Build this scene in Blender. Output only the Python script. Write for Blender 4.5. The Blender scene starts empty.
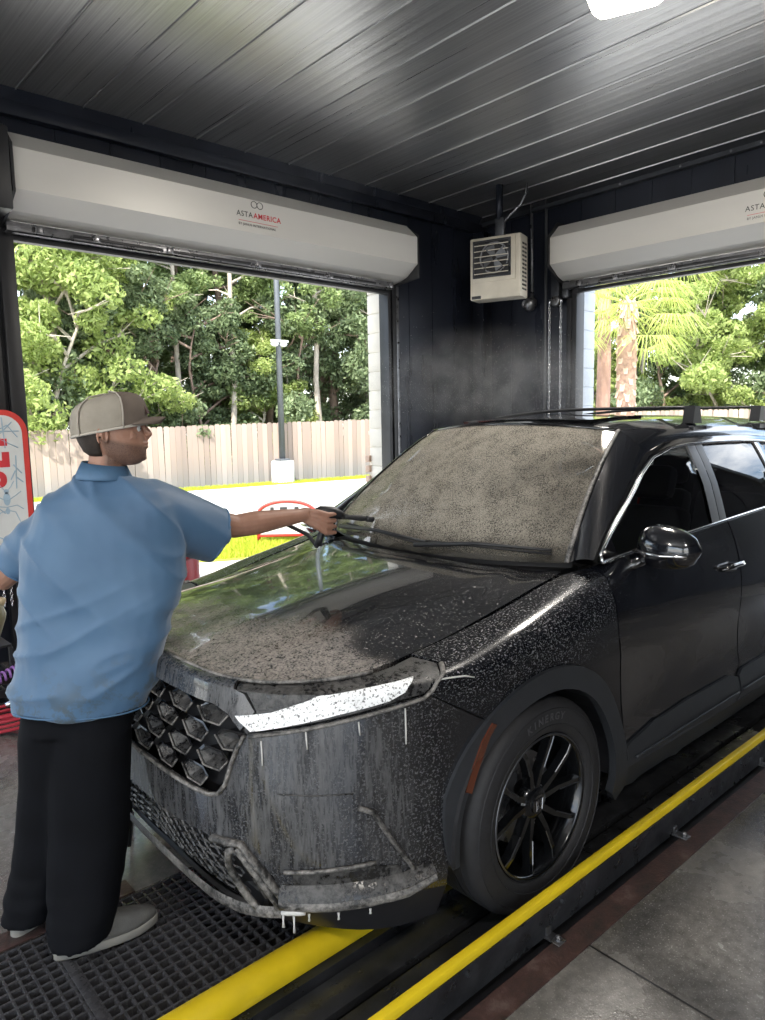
import bpy, bmesh, math, random
import numpy as np
from mathutils import Vector, Matrix
from mathutils.geometry import delaunay_2d_cdt
random.seed(4)
SC = bpy.context.scene
COL = SC.collection
PI = math.pi

# ------------------------------------------------------------------ camera
cam_d = bpy.data.cameras.new('camera')
cam_d.sensor_fit = 'AUTO'; cam_d.sensor_width = 36.0
cam_d.lens = 725.0 / 1020.0 * 36.0
cam_d.clip_start = .05; cam_d.clip_end = 300
cam = bpy.data.objects.new('camera', cam_d); COL.objects.link(cam)
CR = ((0.7303820859, 0.0969824654, -0.6761186360),
      (-0.6827754182, 0.0761777640, -0.7266461839),
      (-0.0189667325, 0.9923665400, 0.1218561176))
cam.matrix_world = Matrix(((*CR[0], 0), (*CR[1], 0), (*CR[2], 1.68), (0, 0, 0, 1)))
SC.camera = cam

# ------------------------------------------------------------------ sky, sun, exposure
world = bpy.data.worlds.new('world'); SC.world = world
world.use_nodes = True
wn = world.node_tree; wn.nodes.clear()
w_out = wn.nodes.new('ShaderNodeOutputWorld'); w_bg = wn.nodes.new('ShaderNodeBackground')
sky = wn.nodes.new('ShaderNodeTexSky'); sky.sky_type = 'NISHITA'; sky.sun_disc = False
sky.sun_elevation = math.radians(58); sky.sun_rotation = math.radians(240)
sky.air_density = 1.2; sky.dust_density = 1.0; sky.ozone_density = 2.0
w_tc = wn.nodes.new('ShaderNodeTexCoord'); w_ns = wn.nodes.new('ShaderNodeTexNoise')
w_ns.inputs['Scale'].default_value = 2.2; w_ns.inputs['Detail'].default_value = 6; w_ns.inputs['Roughness'].default_value = .6
w_mp = wn.nodes.new('ShaderNodeMapping'); w_mp.inputs['Scale'].default_value = (1, 1, 2.5)
w_rm = wn.nodes.new('ShaderNodeValToRGB')
w_rm.color_ramp.elements[0].position = .42; w_rm.color_ramp.elements[1].position = .62
w_mx = wn.nodes.new('ShaderNodeMix'); w_mx.data_type = 'RGBA'
w_mx.inputs['B'].default_value = (9.5, 9.8, 10.2, 1)
wn.links.new(w_tc.outputs['Generated'], w_mp.inputs['Vector']); wn.links.new(w_mp.outputs['Vector'], w_ns.inputs['Vector'])
wn.links.new(w_ns.outputs['Fac'], w_rm.inputs['Fac']); wn.links.new(w_rm.outputs['Color'], w_mx.inputs['Factor'])
wn.links.new(sky.outputs['Color'], w_mx.inputs['A']); wn.links.new(w_mx.outputs['Result'], w_bg.inputs['Color'])
wn.links.new(w_bg.outputs['Background'], w_out.inputs['Surface'])
w_bg.inputs['Strength'].default_value = .30

sun_d = bpy.data.lights.new('sun', 'SUN'); sun_d.energy = 7.0; sun_d.angle = math.radians(1.0); sun_d.color = (1, .96, .88)
sun = bpy.data.objects.new('sun', sun_d); COL.objects.link(sun)
sun.rotation_euler = Vector((-.50, -.30, .85)).to_track_quat('Z', 'Y').to_euler()

SC.view_settings.view_transform = 'Standard'; SC.view_settings.look = 'None'
SC.view_settings.gamma = 1; SC.view_settings.use_curve_mapping = False
SC.view_settings.exposure = 0.70
SC.cycles.use_denoising = True
SC.cycles.max_bounces = 10; SC.cycles.diffuse_bounces = 5; SC.cycles.glossy_bounces = 5
SC.cycles.transparent_max_bounces = 16; SC.cycles.transmission_bounces = 8
SC.cycles.sample_clamp_indirect = 8

# ------------------------------------------------------------------ helpers
def link(o, parent=None):
    COL.objects.link(o)
    if parent is not None: o.parent = parent
    return o
def empty(name, label, cat, loc=(0, 0, 0), rotz=0, group=None, kind=None):
    o = bpy.data.objects.new(name, None); o.empty_display_size = .1
    o.location = loc; o.rotation_euler = (0, 0, rotz); link(o)
    return tag(o, label, cat, group, kind)
def tag(o, label=None, cat=None, group=None, kind=None):
    if label: o['label'] = label
    if cat: o['category'] = cat
    if group: o['group'] = group
    if kind: o['kind'] = kind
    return o
def copy_tree(o, parent=None):
    c = o.copy(); COL.objects.link(c)
    if parent is not None: c.parent = parent
    for ch in list(o.children): copy_tree(ch, c)
    return c
def mesh_obj(name, verts, faces, mat, parent=None, smooth=False, angle=None):
    me = bpy.data.meshes.new(name)
    me.from_pydata([tuple(v) for v in verts], [], faces)
    me.validate(); me.update()
    if mat: me.materials.append(mat)
    if smooth or angle:
        me.polygons.foreach_set('use_smooth', [True] * len(me.polygons))
        if angle: me.set_sharp_from_angle(angle=math.radians(angle))
    return link(bpy.data.objects.new(name, me), parent)

class MB:
    """collects simple shapes into one mesh"""
    def __init__(s): s.v = []; s.f = []
    def add(s, vs, fs):
        n = len(s.v); s.v += [tuple(v) for v in vs]; s.f += [tuple(i + n for i in f) for f in fs]; return s
    def box(s, x0, y0, z0, x1, y1, z1, b=0, M=None):
        if b <= 0:
            vs = [(x, y, z) for x in (x0, x1) for y in (y0, y1) for z in (z0, z1)]
            fs = [(0, 1, 3, 2), (4, 6, 7, 5), (0, 4, 5, 1), (2, 3, 7, 6), (0, 2, 6, 4), (1, 5, 7, 3)]
        else:
            bm = bmesh.new(); bmesh.ops.create_cube(bm, size=1)
            for v in bm.verts:
                v.co = Vector(((x0 + x1) / 2 + v.co.x * (x1 - x0), (y0 + y1) / 2 + v.co.y * (y1 - y0), (z0 + z1) / 2 + v.co.z * (z1 - z0)))
            bmesh.ops.bevel(bm, geom=list(bm.edges), offset=b, segments=2, affect='EDGES', profile=.5)
            bm.verts.index_update()
            vs = [tuple(v.co) for v in bm.verts]; fs = [tuple(v.index for v in f.verts) for f in bm.faces]; bm.free()
        if M is not None: vs = [tuple(M @ Vector(v)) for v in vs]
        return s.add(vs, fs)
    def tube(s, pts, r, n=8, cap=True, sy=1.0, up=None):
        pts = [Vector(p) for p in pts]; k = len(pts)
        rs = r if isinstance(r, (list, tuple)) else [r] * k
        vs = []; prev = None
        for i, p in enumerate(pts):
            t = (pts[min(i + 1, k - 1)] - pts[max(i - 1, 0)]).normalized()
            if prev is None:
                a = Vector(up) if up else (Vector((0, 0, 1)) if abs(t.z) < .9 else Vector((1, 0, 0)))
                u = t.cross(a).normalized()
            else:
                u = (prev - t * prev.dot(t)).normalized()
            prev = u; w = t.cross(u)
            for j in range(n):
                q = 2 * PI * j / n
                vs.append(p + u * math.cos(q) * rs[i] + w * math.sin(q) * rs[i] * sy)
        fs = [(i * n + j, i * n + (j + 1) % n, (i + 1) * n + (j + 1) % n, (i + 1) * n + j) for i in range(k - 1) for j in range(n)]
        if cap: fs += [tuple(reversed(range(n))), tuple(range((k - 1) * n, k * n))]
        return s.add(vs, fs)
    def lathe(s, prof, n=24, M=None, closed=False, cap=True):
        """prof (r, z) about z"""
        vs = [(r * math.cos(2 * PI * j / n), r * math.sin(2 * PI * j / n), z) for r, z in prof for j in range(n)]
        k = len(prof)
        fs = [(i * n + j, i * n + (j + 1) % n, (i + 1) % k * n + (j + 1) % n, (i + 1) % k * n + j) for i in range(k if closed else k - 1) for j in range(n)]
        if not closed and cap:
            if prof[0][0] > 1e-6: fs.append(tuple(reversed(range(n))))
            if prof[-1][0] > 1e-6: fs.append(tuple(range((k - 1) * n, k * n)))
        if M is not None: vs = [tuple(M @ Vector(v)) for v in vs]
        return s.add(vs, fs)
    def prism(s, poly, a, b, M=None):
        """poly of (x, y) extruded z a..b, then M"""
        n = len(poly)
        vs = [(x, y, a) for x, y in poly] + [(x, y, b) for x, y in poly]
        fs = [tuple(reversed(range(n))), tuple(range(n, 2 * n))] + [(i, (i + 1) % n, n + (i + 1) % n, n + i) for i in range(n)]
        if M is not None: vs = [tuple(M @ Vector(v)) for v in vs]
        return s.add(vs, fs)
    def loft(s, rings, cap=True):
        n = len(rings[0]); vs = [p for r in rings for p in r]; k = len(rings)
        fs = [(i * n + j, i * n + (j + 1) % n, (i + 1) * n + (j + 1) % n, (i + 1) * n + j) for i in range(k - 1) for j in range(n)]
        if cap: fs += [tuple(reversed(range(n))), tuple(range((k - 1) * n, k * n))]
        return s.add(vs, fs)
    def build(s, name, mat, parent=None, smooth=False, angle=None, recalc=True):
        o = mesh_obj(name, s.v, s.f, mat, parent)
        if recalc:
            bm = bmesh.new(); bm.from_mesh(o.data); bmesh.ops.recalc_face_normals(bm, faces=bm.faces); bm.to_mesh(o.data); bm.free()
        if smooth or angle:
            o.data.polygons.foreach_set('use_smooth', [True] * len(o.data.polygons))
            if angle: o.data.set_sharp_from_angle(angle=math.radians(angle))
        return o
def text_mesh(body, size, extrude=.001, align='CENTER', spacing=1.0, bold=0):
    cu = bpy.data.curves.new('text', 'FONT'); cu.body = body; cu.size = size; cu.extrude = extrude
    cu.align_x = align; cu.align_y = 'CENTER'; cu.space_character = spacing; cu.offset = bold; cu.resolution_u = 3
    o = bpy.data.objects.new('text', cu); COL.objects.link(o)
    dg = bpy.context.evaluated_depsgraph_get(); dg.update()
    me = bpy.data.meshes.new_from_object(o.evaluated_get(dg))
    bpy.data.objects.remove(o); bpy.data.curves.remove(cu)
    me.materials.clear()
    return me
def frame_mat(origin, xaxis, yaxis):
    x = Vector(xaxis).normalized(); y = Vector(yaxis).normalized(); z = x.cross(y).normalized(); y = z.cross(x)
    return Matrix(((x.x, y.x, z.x, origin[0]), (x.y, y.y, z.y, origin[1]), (x.z, y.z, z.z, origin[2]), (0, 0, 0, 1)))
def put_mesh(name, me, M, mat, parent=None):
    me.transform(M); me.materials.append(mat)
    return link(bpy.data.objects.new(name, me), parent)

# ------------------------------------------------------------------ materials
def nodes(m):
    m.use_nodes = True; nt = m.node_tree
    return nt, nt.nodes['Principled BSDF'], nt.nodes['Material Output']
def N(nt, typ, **kw):
    n = nt.nodes.new(typ)
    for k, v in kw.items():
        if k in n.inputs: n.inputs[k].default_value = v
        else: setattr(n, k, v)
    return n
def coords(nt, scale=(1, 1, 1), kind='Object', rot=(0, 0, 0)):
    tc = N(nt, 'ShaderNodeTexCoord'); mp = N(nt, 'ShaderNodeMapping')
    mp.inputs['Scale'].default_value = scale; mp.inputs['Rotation'].default_value = rot
    nt.links.new(tc.outputs[kind], mp.inputs['Vector']); return mp.outputs['Vector']
def noise(nt, vec, scale=5, detail=4, rough=.55, dist=0):
    n = N(nt, 'ShaderNodeTexNoise'); n.inputs['Scale'].default_value = scale; n.inputs['Detail'].default_value = detail
    n.inputs['Roughness'].default_value = rough; n.inputs['Distortion'].default_value = dist
    nt.links.new(vec, n.inputs['Vector']); return n.outputs['Fac']
def ramp(nt, fac, stops, interp='LINEAR'):
    r = N(nt, 'ShaderNodeValToRGB'); cr = r.color_ramp; cr.interpolation = interp
    while len(cr.elements) < len(stops): cr.elements.new(.5)
    for e, (p, c) in zip(cr.elements, stops):
        e.position = p; e.color = (c, c, c, 1) if isinstance(c, (int, float)) else (*c, 1)
    nt.links.new(fac, r.inputs['Fac']); return r.outputs['Color']
def mth(nt, op, a, b=None, c=None, clamp=False):
    m = N(nt, 'ShaderNodeMath'); m.operation = op; m.use_clamp = clamp
    for i, v in enumerate((a, b, c)):
        if v is None: continue
        if isinstance(v, (int, float)): m.inputs[i].default_value = v
        else: nt.links.new(v, m.inputs[i])
    return m.outputs[0]
def mix(nt, fac, a, b):
    m = N(nt, 'ShaderNodeMix'); m.data_type = 'RGBA'
    for s, v in (('Factor', fac), ('A', a), ('B', b)):
        if isinstance(v, (int, float)): m.inputs[s].default_value = v
        elif isinstance(v, tuple): m.inputs[s].default_value = (*v, 1) if len(v) == 3 else v
        else: nt.links.new(v, m.inputs[s])
    return m.outputs['Result']
def bump(nt, h, strength=.3, dist=.01):
    b = N(nt, 'ShaderNodeBump'); b.inputs['Strength'].default_value = strength; b.inputs['Distance'].default_value = dist
    nt.links.new(h, b.inputs['Height']); return b.outputs['Normal']
def mat(name, col, rough=.5, metal=0, var=.12, vscale=8, bmp=0, bscale=60, stretch=(1, 1, 1), coat=0, spec=.5, rvar=0, emit=None, trans=0):
    m = bpy.data.materials.new(name); nt, p, out = nodes(m)
    v = coords(nt, stretch)
    n = noise(nt, v, vscale, 5)
    c2 = tuple(max(0, x * (1 - var)) for x in col); c3 = tuple(min(1, x * (1 + var)) for x in col)
    nt.links.new(ramp(nt, n, [(.3, c2), (.7, c3)]), p.inputs['Base Color'])
    p.inputs['Roughness'].default_value = rough; p.inputs['Metallic'].default_value = metal
    p.inputs['Coat Weight'].default_value = coat; p.inputs['Specular IOR Level'].default_value = spec
    p.inputs['Transmission Weight'].default_value = trans
    if rvar:
        nt.links.new(ramp(nt, noise(nt, v, vscale * 1.7, 4), [(.3, max(.02, rough - rvar)), (.7, min(1, rough + rvar))]), p.inputs['Roughness'])
    if bmp: nt.links.new(bump(nt, noise(nt, v, bscale, 3), bmp, .004), p.inputs['Normal'])
    if emit: p.inputs['Emission Color'].default_value = (*emit[0], 1); p.inputs['Emission Strength'].default_value = emit[1]
    return m
M = {}
M['wall'] = mat('dark blue grey wall metal', (.014, .017, .027), .36, .3, .25, 3, .15, 40, (1, 1, .2), rvar=.12)
M['trim'] = mat('dark trim metal', (.035, .038, .045), .45, .3, .2, 6, rvar=.1)
M['black'] = mat('black plastic', (.012, .012, .014), .45, 0, .2)
M['rubber'] = mat('tyre rubber', (.014, .014, .016), .65, 0, .25, 30, .2, 120)
M['shutter'] = mat('off white shutter metal', (.60, .58, .54), .38, .2, .05, 2, .05, 20, (.3, .3, 1))
M['conduit'] = mat('galvanised conduit', (.13, .135, .145), .45, .5, .2)
M['steel'] = mat('dull steel', (.22, .22, .23), .35, .85, .3, 9, .15, 60, rvar=.15)
M['dark_steel'] = mat('dark worn steel', (.055, .058, .065), .38, .6, .4, 7, .25, 50, rvar=.2)
M['chrome'] = mat('bright chrome', (.75, .76, .78), .12, 1, .05)
M['yellow'] = mat('yellow safety paint', (.80, .58, .015), .42, 0, .16, 5, .12, 40, rvar=.12)
M['beige'] = mat('beige heater enamel', (.50, .46, .38), .45, .1, .08)
M['white'] = mat('white board', (.62, .63, .62), .5, 0, .06)
M['red'] = mat('red paint', (.60, .05, .04), .45, 0, .1)
M['dark_red'] = mat('dark red plastic', (.30, .02, .03), .4, 0, .1)
M['concrete_white'] = mat('bright concrete', (.66, .65, .62), .9, 0, .12, .8, .3, 12)
M['cmu'] = mat('painted block', (.66, .62, .54), .85, 0, .08, 4, .3, 60)
M['cmu_shade_blue'] = mat('white block with shade blue in its colour', (.60, .64, .68), .85, 0, .08, 4, .3, 60)  # white block with the blue of shade mixed into its colour
M['pole'] = mat('grey pole paint', (.10, .11, .12), .5, .3, .1)
M['ink'] = mat('black ink', (.02, .02, .02), .6)
M['ink_red'] = mat('red ink', (.55, .03, .04), .6)
M['ink_blue'] = mat('pale blue ink', (.30, .42, .52), .6)

def m_ceiling():
    m = bpy.data.materials.new('brushed dark ceiling metal'); nt, p, o = nodes(m)
    v = coords(nt, (60, .30, 1)); n = noise(nt, v, 1.6, 5, .6)
    n2 = noise(nt, coords(nt, (190, .6, 1)), 1, 2)
    nt.links.new(ramp(nt, n, [(.3, (.28, .28, .285)), (.7, (.44, .44, .445))]), p.inputs['Base Color'])
    p.inputs['Metallic'].default_value = .75
    nt.links.new(ramp(nt, n, [(.3, .27), (.7, .36)]), p.inputs['Roughness'])
    nt.links.new(bump(nt, mth(nt, 'ADD', n, n2), .16, .003), p.inputs['Normal'])
    return m
M['ceiling'] = m_ceiling()

def m_floor():
    m = bpy.data.materials.new('wet stained concrete floor'); nt, p, o = nodes(m)
    v = coords(nt); n = noise(nt, v, 1.3, 8, .6); f = noise(nt, v, 26, 6, .7); g = noise(nt, v, 150, 2, .6)
    base = ramp(nt, n, [(.30, (.080, .077, .073)), (.5, (.160, .150, .138)), (.72, (.25, .235, .215))])
    sp = ramp(nt, g, [(.60, 0), (.74, 1)])
    c = mix(nt, sp, base, (.45, .43, .40))
    c = mix(nt, ramp(nt, f, [(.35, .5), (.6, 0)]), c, (.03, .028, .026))
    nt.links.new(c, p.inputs['Base Color'])
    nt.links.new(ramp(nt, n, [(.36, .06), (.62, .36)]), p.inputs['Roughness']); p.inputs['Specular IOR Level'].default_value = .8
    nt.links.new(ramp(nt, noise(nt, v, .9, 5, .6), [(.36, .1), (.52, 1)]), p.inputs['Coat Weight']); p.inputs['Coat Roughness'].default_value = .20
    nt.links.new(bump(nt, mth(nt, 'ADD', f, g), .28, .003), p.inputs['Normal'])
    return m
M['floor'] = m_floor()
def m_redstrip():
    m = bpy.data.materials.new('worn red brown floor paint'); nt, p, o = nodes(m)
    v = coords(nt); n = noise(nt, v, 9, 8, .7)
    nt.links.new(ramp(nt, n, [(.35, (.025, .022, .022)), (.55, (.075, .040, .036)), (.7, (.14, .10, .09))]), p.inputs['Base Color'])
    p.inputs['Roughness'].default_value = .4; nt.links.new(bump(nt, noise(nt, v, 120, 3), .5, .004), p.inputs['Normal'])
    return m
M['red_strip'] = m_redstrip()
def m_fence():
    m = bpy.data.materials.new('weathered fence wood'); nt, p, o = nodes(m)
    v = coords(nt, (1, 1, .25)); n = noise(nt, v, 6, 5)
    oi = N(nt, 'ShaderNodeObjectInfo')
    z = N(nt, 'ShaderNodeSeparateXYZ'); nt.links.new(coords(nt), z.inputs[0])
    grad = mth(nt, 'ADD', z.outputs[2], mth(nt, 'MULTIPLY', mth(nt, 'SUBTRACT', n, .5), .9))
    c = ramp(nt, grad, [(.35, (.27, .25, .245)), (.95, (.36, .28, .23))])
    hv = N(nt, 'ShaderNodeHueSaturation'); nt.links.new(c, hv.inputs['Color'])
    nt.links.new(mth(nt, 'ADD', mth(nt, 'MULTIPLY', oi.outputs['Random'], .45), .68), hv.inputs['Value'])
    nt.links.new(hv.outputs['Color'], p.inputs['Base Color']); p.inputs['Roughness'].default_value = .85
    return m
M['fence'] = m_fence()
def m_leaf(name, c1, c2, tr=.35):
    m = bpy.data.materials.new(name); nt, p, o = nodes(m)
    ge = N(nt, 'ShaderNodeNewGeometry'); oi = N(nt, 'ShaderNodeObjectInfo')
    r = mth(nt, 'ADD', mth(nt, 'MULTIPLY', ge.outputs['Random Per Island'], .75), mth(nt, 'MULTIPLY', oi.outputs['Random'], .25))
    c = ramp(nt, r, [(0, c1), (1, c2)])
    nt.links.new(c, p.inputs['Base Color']); p.inputs['Roughness'].default_value = .55
    t = N(nt, 'ShaderNodeBsdfTranslucent'); ms = N(nt, 'ShaderNodeMixShader'); ms.inputs[0].default_value = tr
    nt.links.new(c, t.inputs['Color']); nt.links.new(p.outputs[0], ms.inputs[1]); nt.links.new(t.outputs[0], ms.inputs[2])
    nt.links.new(ms.outputs[0], o.inputs['Surface']); return m
M['leaf_mid'] = m_leaf('mid green leaves', (.14, .21, .07), (.36, .45, .18), .4)
M['leaf_light'] = m_leaf('yellow green leaves', (.25, .34, .09), (.54, .62, .23), .5)
M['leaf_dark'] = m_leaf('dark green leaves', (.10, .15, .07), (.29, .36, .18), .38)
M['leaf_palm'] = m_leaf('palm fronds', (.30, .40, .07), (.62, .66, .22), .4)
M['grass'] = m_leaf('yellowish grass blades', (.34, .42, .03), (.62, .66, .08), .3)
M['bark'] = mat('grey brown bark', (.24, .17, .13), .9, 0, .4, 6, .6, 30, (1, 1, .3))
M['bark_pale'] = mat('pale bark', (.48, .42, .34), .9, 0, .3, 6, .5, 30, (1, 1, .3))
M['palm_bark'] = mat('palm boot fibre', (.36, .23, .17), .9, 0, .35, 12, .6, 40)
M['boot'] = mat('pale cut palm boots', (.56, .42, .33), .85, 0, .2, 12)
M['soil'] = mat('woodland soil', (.10, .085, .05), 1, 0, .4, 1)
# ================================================================== THE SETTING
YL, XR = 5.6, 6.86           # inner faces of the left and right walls
XB, YN = -5.2, -4.2          # far back and near side walls (behind the camera)
def ceil_z(y): return 4.0 + .022 * (YL - y)
def struct(o): o['kind'] = 'structure'; return o
# floor: one slab with the pit cut-outs left open
CA = math.radians(-1.4); CO = Vector((1.98565, 2.24701, 0))
CE = Vector((math.cos(CA), math.sin(CA), 0)); CN = Vector((-math.sin(CA), math.cos(CA), 0))
def c2w(x, y, z=0): return CO + CE * x + CN * y + Vector((0, 0, z))
FX0, FX1 = -4.4, 5.2         # length of the conveyor and pit, car frame
def car_rect_slab(mb, x0, y0, x1, y1, z0, z1):
    vs = [c2w(x, y, z) for x in (x0, x1) for y in (y0, y1) for z in (z0, z1)]
    mb.add(vs, [(0, 1, 3, 2), (4, 6, 7, 5), (0, 4, 5, 1), (2, 3, 7, 6), (0, 2, 6, 4), (1, 5, 7, 3)])
fl = MB()
for (x0, y0, x1, y1) in ((-9, -8, 11, -1.20), (-9, .15, 11, 9), (-9, -1.20, FX0, .15), (FX1, -1.20, 11, .15)):
    poly = [c2w(x0, y0), c2w(x1, y0), c2w(x1, y1), c2w(x0, y1)]
    # clip to the room
    def clip(ps, ax, lim, sgn):
        out = []
        for i, a in enumerate(ps):
            b = ps[(i + 1) % len(ps)]; da = (lim - a[ax]) * sgn; db = (lim - b[ax]) * sgn
            if da >= 0: out.append(a)
            if da * db < 0: out.append(a + (b - a) * (da / (da - db)))
        return out
    for ax, lim, sg in ((0, XB - .1, -1), (0, XR + .35, 1), (1, YN - .1, -1), (1, YL + .35, 1)): poly = clip(poly, ax, lim, sg)
    if len(poly) > 2: fl.prism([(p.x, p.y) for p in poly], -.25, 0)
floor = struct(fl.build('floor', M['floor']))
# saw-cut joints in the slab, thin recess strips
pv = MB(); pv.box(-60, -60, -.32, 60, 60, -.27)
# outside ground: bright concrete round the building
gr = MB()
for b in ((-40, YL + .35, 60, 15.2), (-40, -60, XB - .1, YL + .35), (XR + .35, -60, 60, YL + .35), (XB - .1, -60, XR + .35, YN - .1)):
    gr.box(b[0], b[1], -.2, b[2], b[3], -.012)
struct(gr.build('pavement', M['concrete_white']))
wg = MB(); wg.box(-40, 15.2, -.2, 60, 70, -.03)
struct(wg.build('ground', M['soil']))

# ---- walls made of vertical metal panels with recessed joints
PW = .40
def clad_wall(name, horiz, fixed, a0, a1, ztop, openings, th=.06, out=1, pw=PW):
    """horiz 'x' (wall along x at y=fixed) or 'y'; openings (a0,a1,z0,z1); panels are children"""
    core = MB()
    cuts = sorted({a0, a1, *[v for o in openings for v in o[:2]]})
    def bx(mb, u0, u1, z0, z1, d0, d1):
        lo, hi = sorted((fixed + out * d0, fixed + out * d1))
        if horiz == 'x': mb.box(u0, lo, z0, u1, hi, z1)
        else: mb.box(lo, u0, z0, hi, u1, z1)
    segs = []
    for u0, u1 in zip(cuts, cuts[1:]):
        mid = (u0 + u1) / 2; z = 0; hole = [o for o in openings if o[0] < mid < o[1]]
        for o in sorted(hole, key=lambda q: q[2]):
            if o[2] > z: segs.append((u0, u1, z, o[2]))
            z = o[3]
        if z < ztop: segs.append((u0, u1, z, ztop))
    for s_ in segs: bx(core, s_[0], s_[1], s_[2], s_[3], .012, th)
    w = struct(core.build(name, M['wall']))
    for (u0, u1, z0, z1) in segs:
        n = max(1, round((u1 - u0) / pw)); d = (u1 - u0) / n
        for k in range(n):
            p = MB(); bx(p, u0 + k * d + .004, u0 + (k + 1) * d - .004, z0, z1, 0, .02)
            p.build('panel', M['wall'], w)
    return w
LD = (1.66, 5.29, 0, 3.02)       # left door opening x0,x1,z0,z1
RD = (.45, 4.27, 0, 3.03)        # right door opening y0,y1
clad_wall('wall_left', 'x', YL, XB, XR + .25, ceil_z(YL) + .1, [LD, (-3.6, .1, 0, 3.02)], out=1)
clad_wall('wall_right', 'y', XR, YN, YL, ceil_z(YN) + .1, [RD], out=1)
clad_wall('wall_near', 'x', YN, XB, XR + .25, ceil_z(YN) + .1, [(-4.8, -.5, .0, 3.4)], out=-1, pw=.8)
clad_wall('wall_back', 'y', XB, YN, YL, ceil_z(YN) + .1, [(-3.2, 3.2, 0, 3.4)], out=-1, pw=.8)
# ---- ceiling of long metal panels running across the bay
cl = MB()
vs = []
cl.add([(XB - .2, YN - .2, ceil_z(YN - .2) + .03), (XR + .25, YN - .2, ceil_z(YN - .2) + .03), (XR + .25, YL + .22, ceil_z(YL) + .03), (XB - .2, YL + .22, ceil_z(YL) + .03),
        (XB - .2, YN - .2, ceil_z(YN) + .3), (XR + .25, YN - .2, ceil_z(YN) + .3), (XR + .25, YL + .22, ceil_z(YL) + .3), (XB - .2, YL + .22, ceil_z(YL) + .3)],
       [(0, 3, 2, 1), (4, 5, 6, 7), (0, 1, 5, 4), (1, 2, 6, 5), (2, 3, 7, 6), (3, 0, 4, 7)])
ceiling = struct(cl.build('ceiling', M['trim']))
def ceil_panel(x0, x1):
    # shallow ribbed section, extruded along y
    prof = []; n = 4; w = x1 - x0
    prof.append((x0 + .002, .022)); prof.append((x0 + .006, 0)); 
    for k in range(n):
        u = x0 + .012 + (w - .03) * k / n; d = (w - .03) / n
        prof += [(u, 0), (u + d * .3, .0008), (u + d * .7, .0008)]
    prof += [(x1 - .016, 0), (x1 - .012, -.010), (x1 - .006, -.010), (x1 - .002, .022)]
    m = MB(); k = len(prof)
    ys = (YN - .1, YL)
    vs = [(x, y, ceil_z(y) + z) for y in ys for x, z in prof]
    m.add(vs, [(i, i + 1, k + i + 1, k + i) for i in range(k - 1)])
    o = m.build('panel', M['ceiling'], ceiling, recalc=False)
    return o
x = XR - .46 * 27 + .02
while x < XR - .05:
    ceil_panel(x, min(x + .46, XR)); x += .46
# ---- trims where walls meet the ceiling
t = MB(); t.box(XB, YL - .075, 3.80, XR, YL, 3.90, .012); t.box(XB, YL - .03, 3.90, XR, YL, 4.0)
struct(t.build('trim_1', M['wall'], angle=30))
t = MB()
vs = []
for y in (YN, YL): vs += [(XR - .075, y, ceil_z(y) - .13), (XR, y, ceil_z(y) - .13), (XR, y, ceil_z(y) - .02), (XR - .03, y, ceil_z(y) - .02), (XR - .075, y, ceil_z(y) - .09)]
t.add(vs, [(i, (i + 1) % 5, 5 + (i + 1) % 5, 5 + i) for i in range(5)] + [(0, 1, 2, 3, 4), (9, 8, 7, 6, 5)])
struct(t.build('trim_2', M['trim']))
# screws along the trim
sc = MB()
for y in (3.8, 3.2, 2.75, 2.5, 2.1): sc.lathe([(.012, 0), (.012, .006), (.005, .01)], 6, Matrix.Translation((XR - .078, y, ceil_z(y) - .11)) @ Matrix.Rotation(-PI / 2, 4, 'Y'))
tag(sc.build('trim_3', M['steel']), kind='structure')
# corner post cover
t = MB(); t.box(XR - .16, YL - .16, 0, XR, YL, 3.80, .01); struct(t.build('trim_4', M['wall'], angle=30))

# ---- door jambs and exterior columns
def jamb(name, boxes, m=M['black']):
    t = MB()
    for b in boxes: t.box(*b, .006)
    return struct(t.build(name, m, angle=30))
jamb('trim_5', [(1.60, YL - .10, 0, 1.70, YL, 3.06), (1.50, YL - .06, 0, 1.60, YL - .001, 3.06)])
jamb('trim_6', [(5.26, YL - .09, 0, 5.30, YL + .05, 3.06), (5.34, YL - .07, 0, 5.40, YL, 3.06)])
jamb('trim_7', [(5.41, YL - .035, 0, 5.47, YL, 3.3)], M['steel'])
jamb('trim_8', [(XR - .10, 4.25, 0, XR + .05, 4.31, 3.06), (XR - .07, 4.33, 0, XR, 4.39, 3.06)])
jamb('trim_9', [(XR - .10, .39, 0, XR + .05, .45, 3.06)])
def blocks(name, label, x0, y0, x1, y1, top, m):
    root = empty(name, label, 'pillar', ((x0 + x1) / 2, (y0 + y1) / 2, 0))
    z = 0; h = .2
    while z < top - .05:
        b = MB(); b.box(-(x1 - x0) / 2, -(y1 - y0) / 2, z + .004, (x1 - x0) / 2, (y1 - y0) / 2, min(z + h, top) - .004, .008); b.build('block', m, root, angle=30); z += h
    b = MB(); b.box(-(x1 - x0) / 2 + .012, -(y1 - y0) / 2 + .012, 0, (x1 - x0) / 2 - .012, (y1 - y0) / 2 - .012, top); b.build('mortar_core', m, root)
    return root
blocks('block_pillar', 'cream painted block pillar just outside the left doorway', 5.30, 5.665, 5.70, 5.88, 3.8, M['cmu'])
pc = blocks('block_pillar', 'painted block pillar, shade blue put into its white, just outside the right doorway', 6.925, 4.285, 7.18, 4.70, 3.8, M['cmu_shade_blue'])
bricks = empty('brick_stub', 'small worn red brick toothing low on the cream pillar', 'bricks', (5.285, 5.86, 0))
for k in range(3):
    b = MB(); b.box(-.02, 0, 1.02 + k * .11, .05, .06, 1.09 + k * .11, .004); b.build('brick', mat('old brick %d' % k, (.5, .36, .28), .9), bricks, angle=30)

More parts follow.
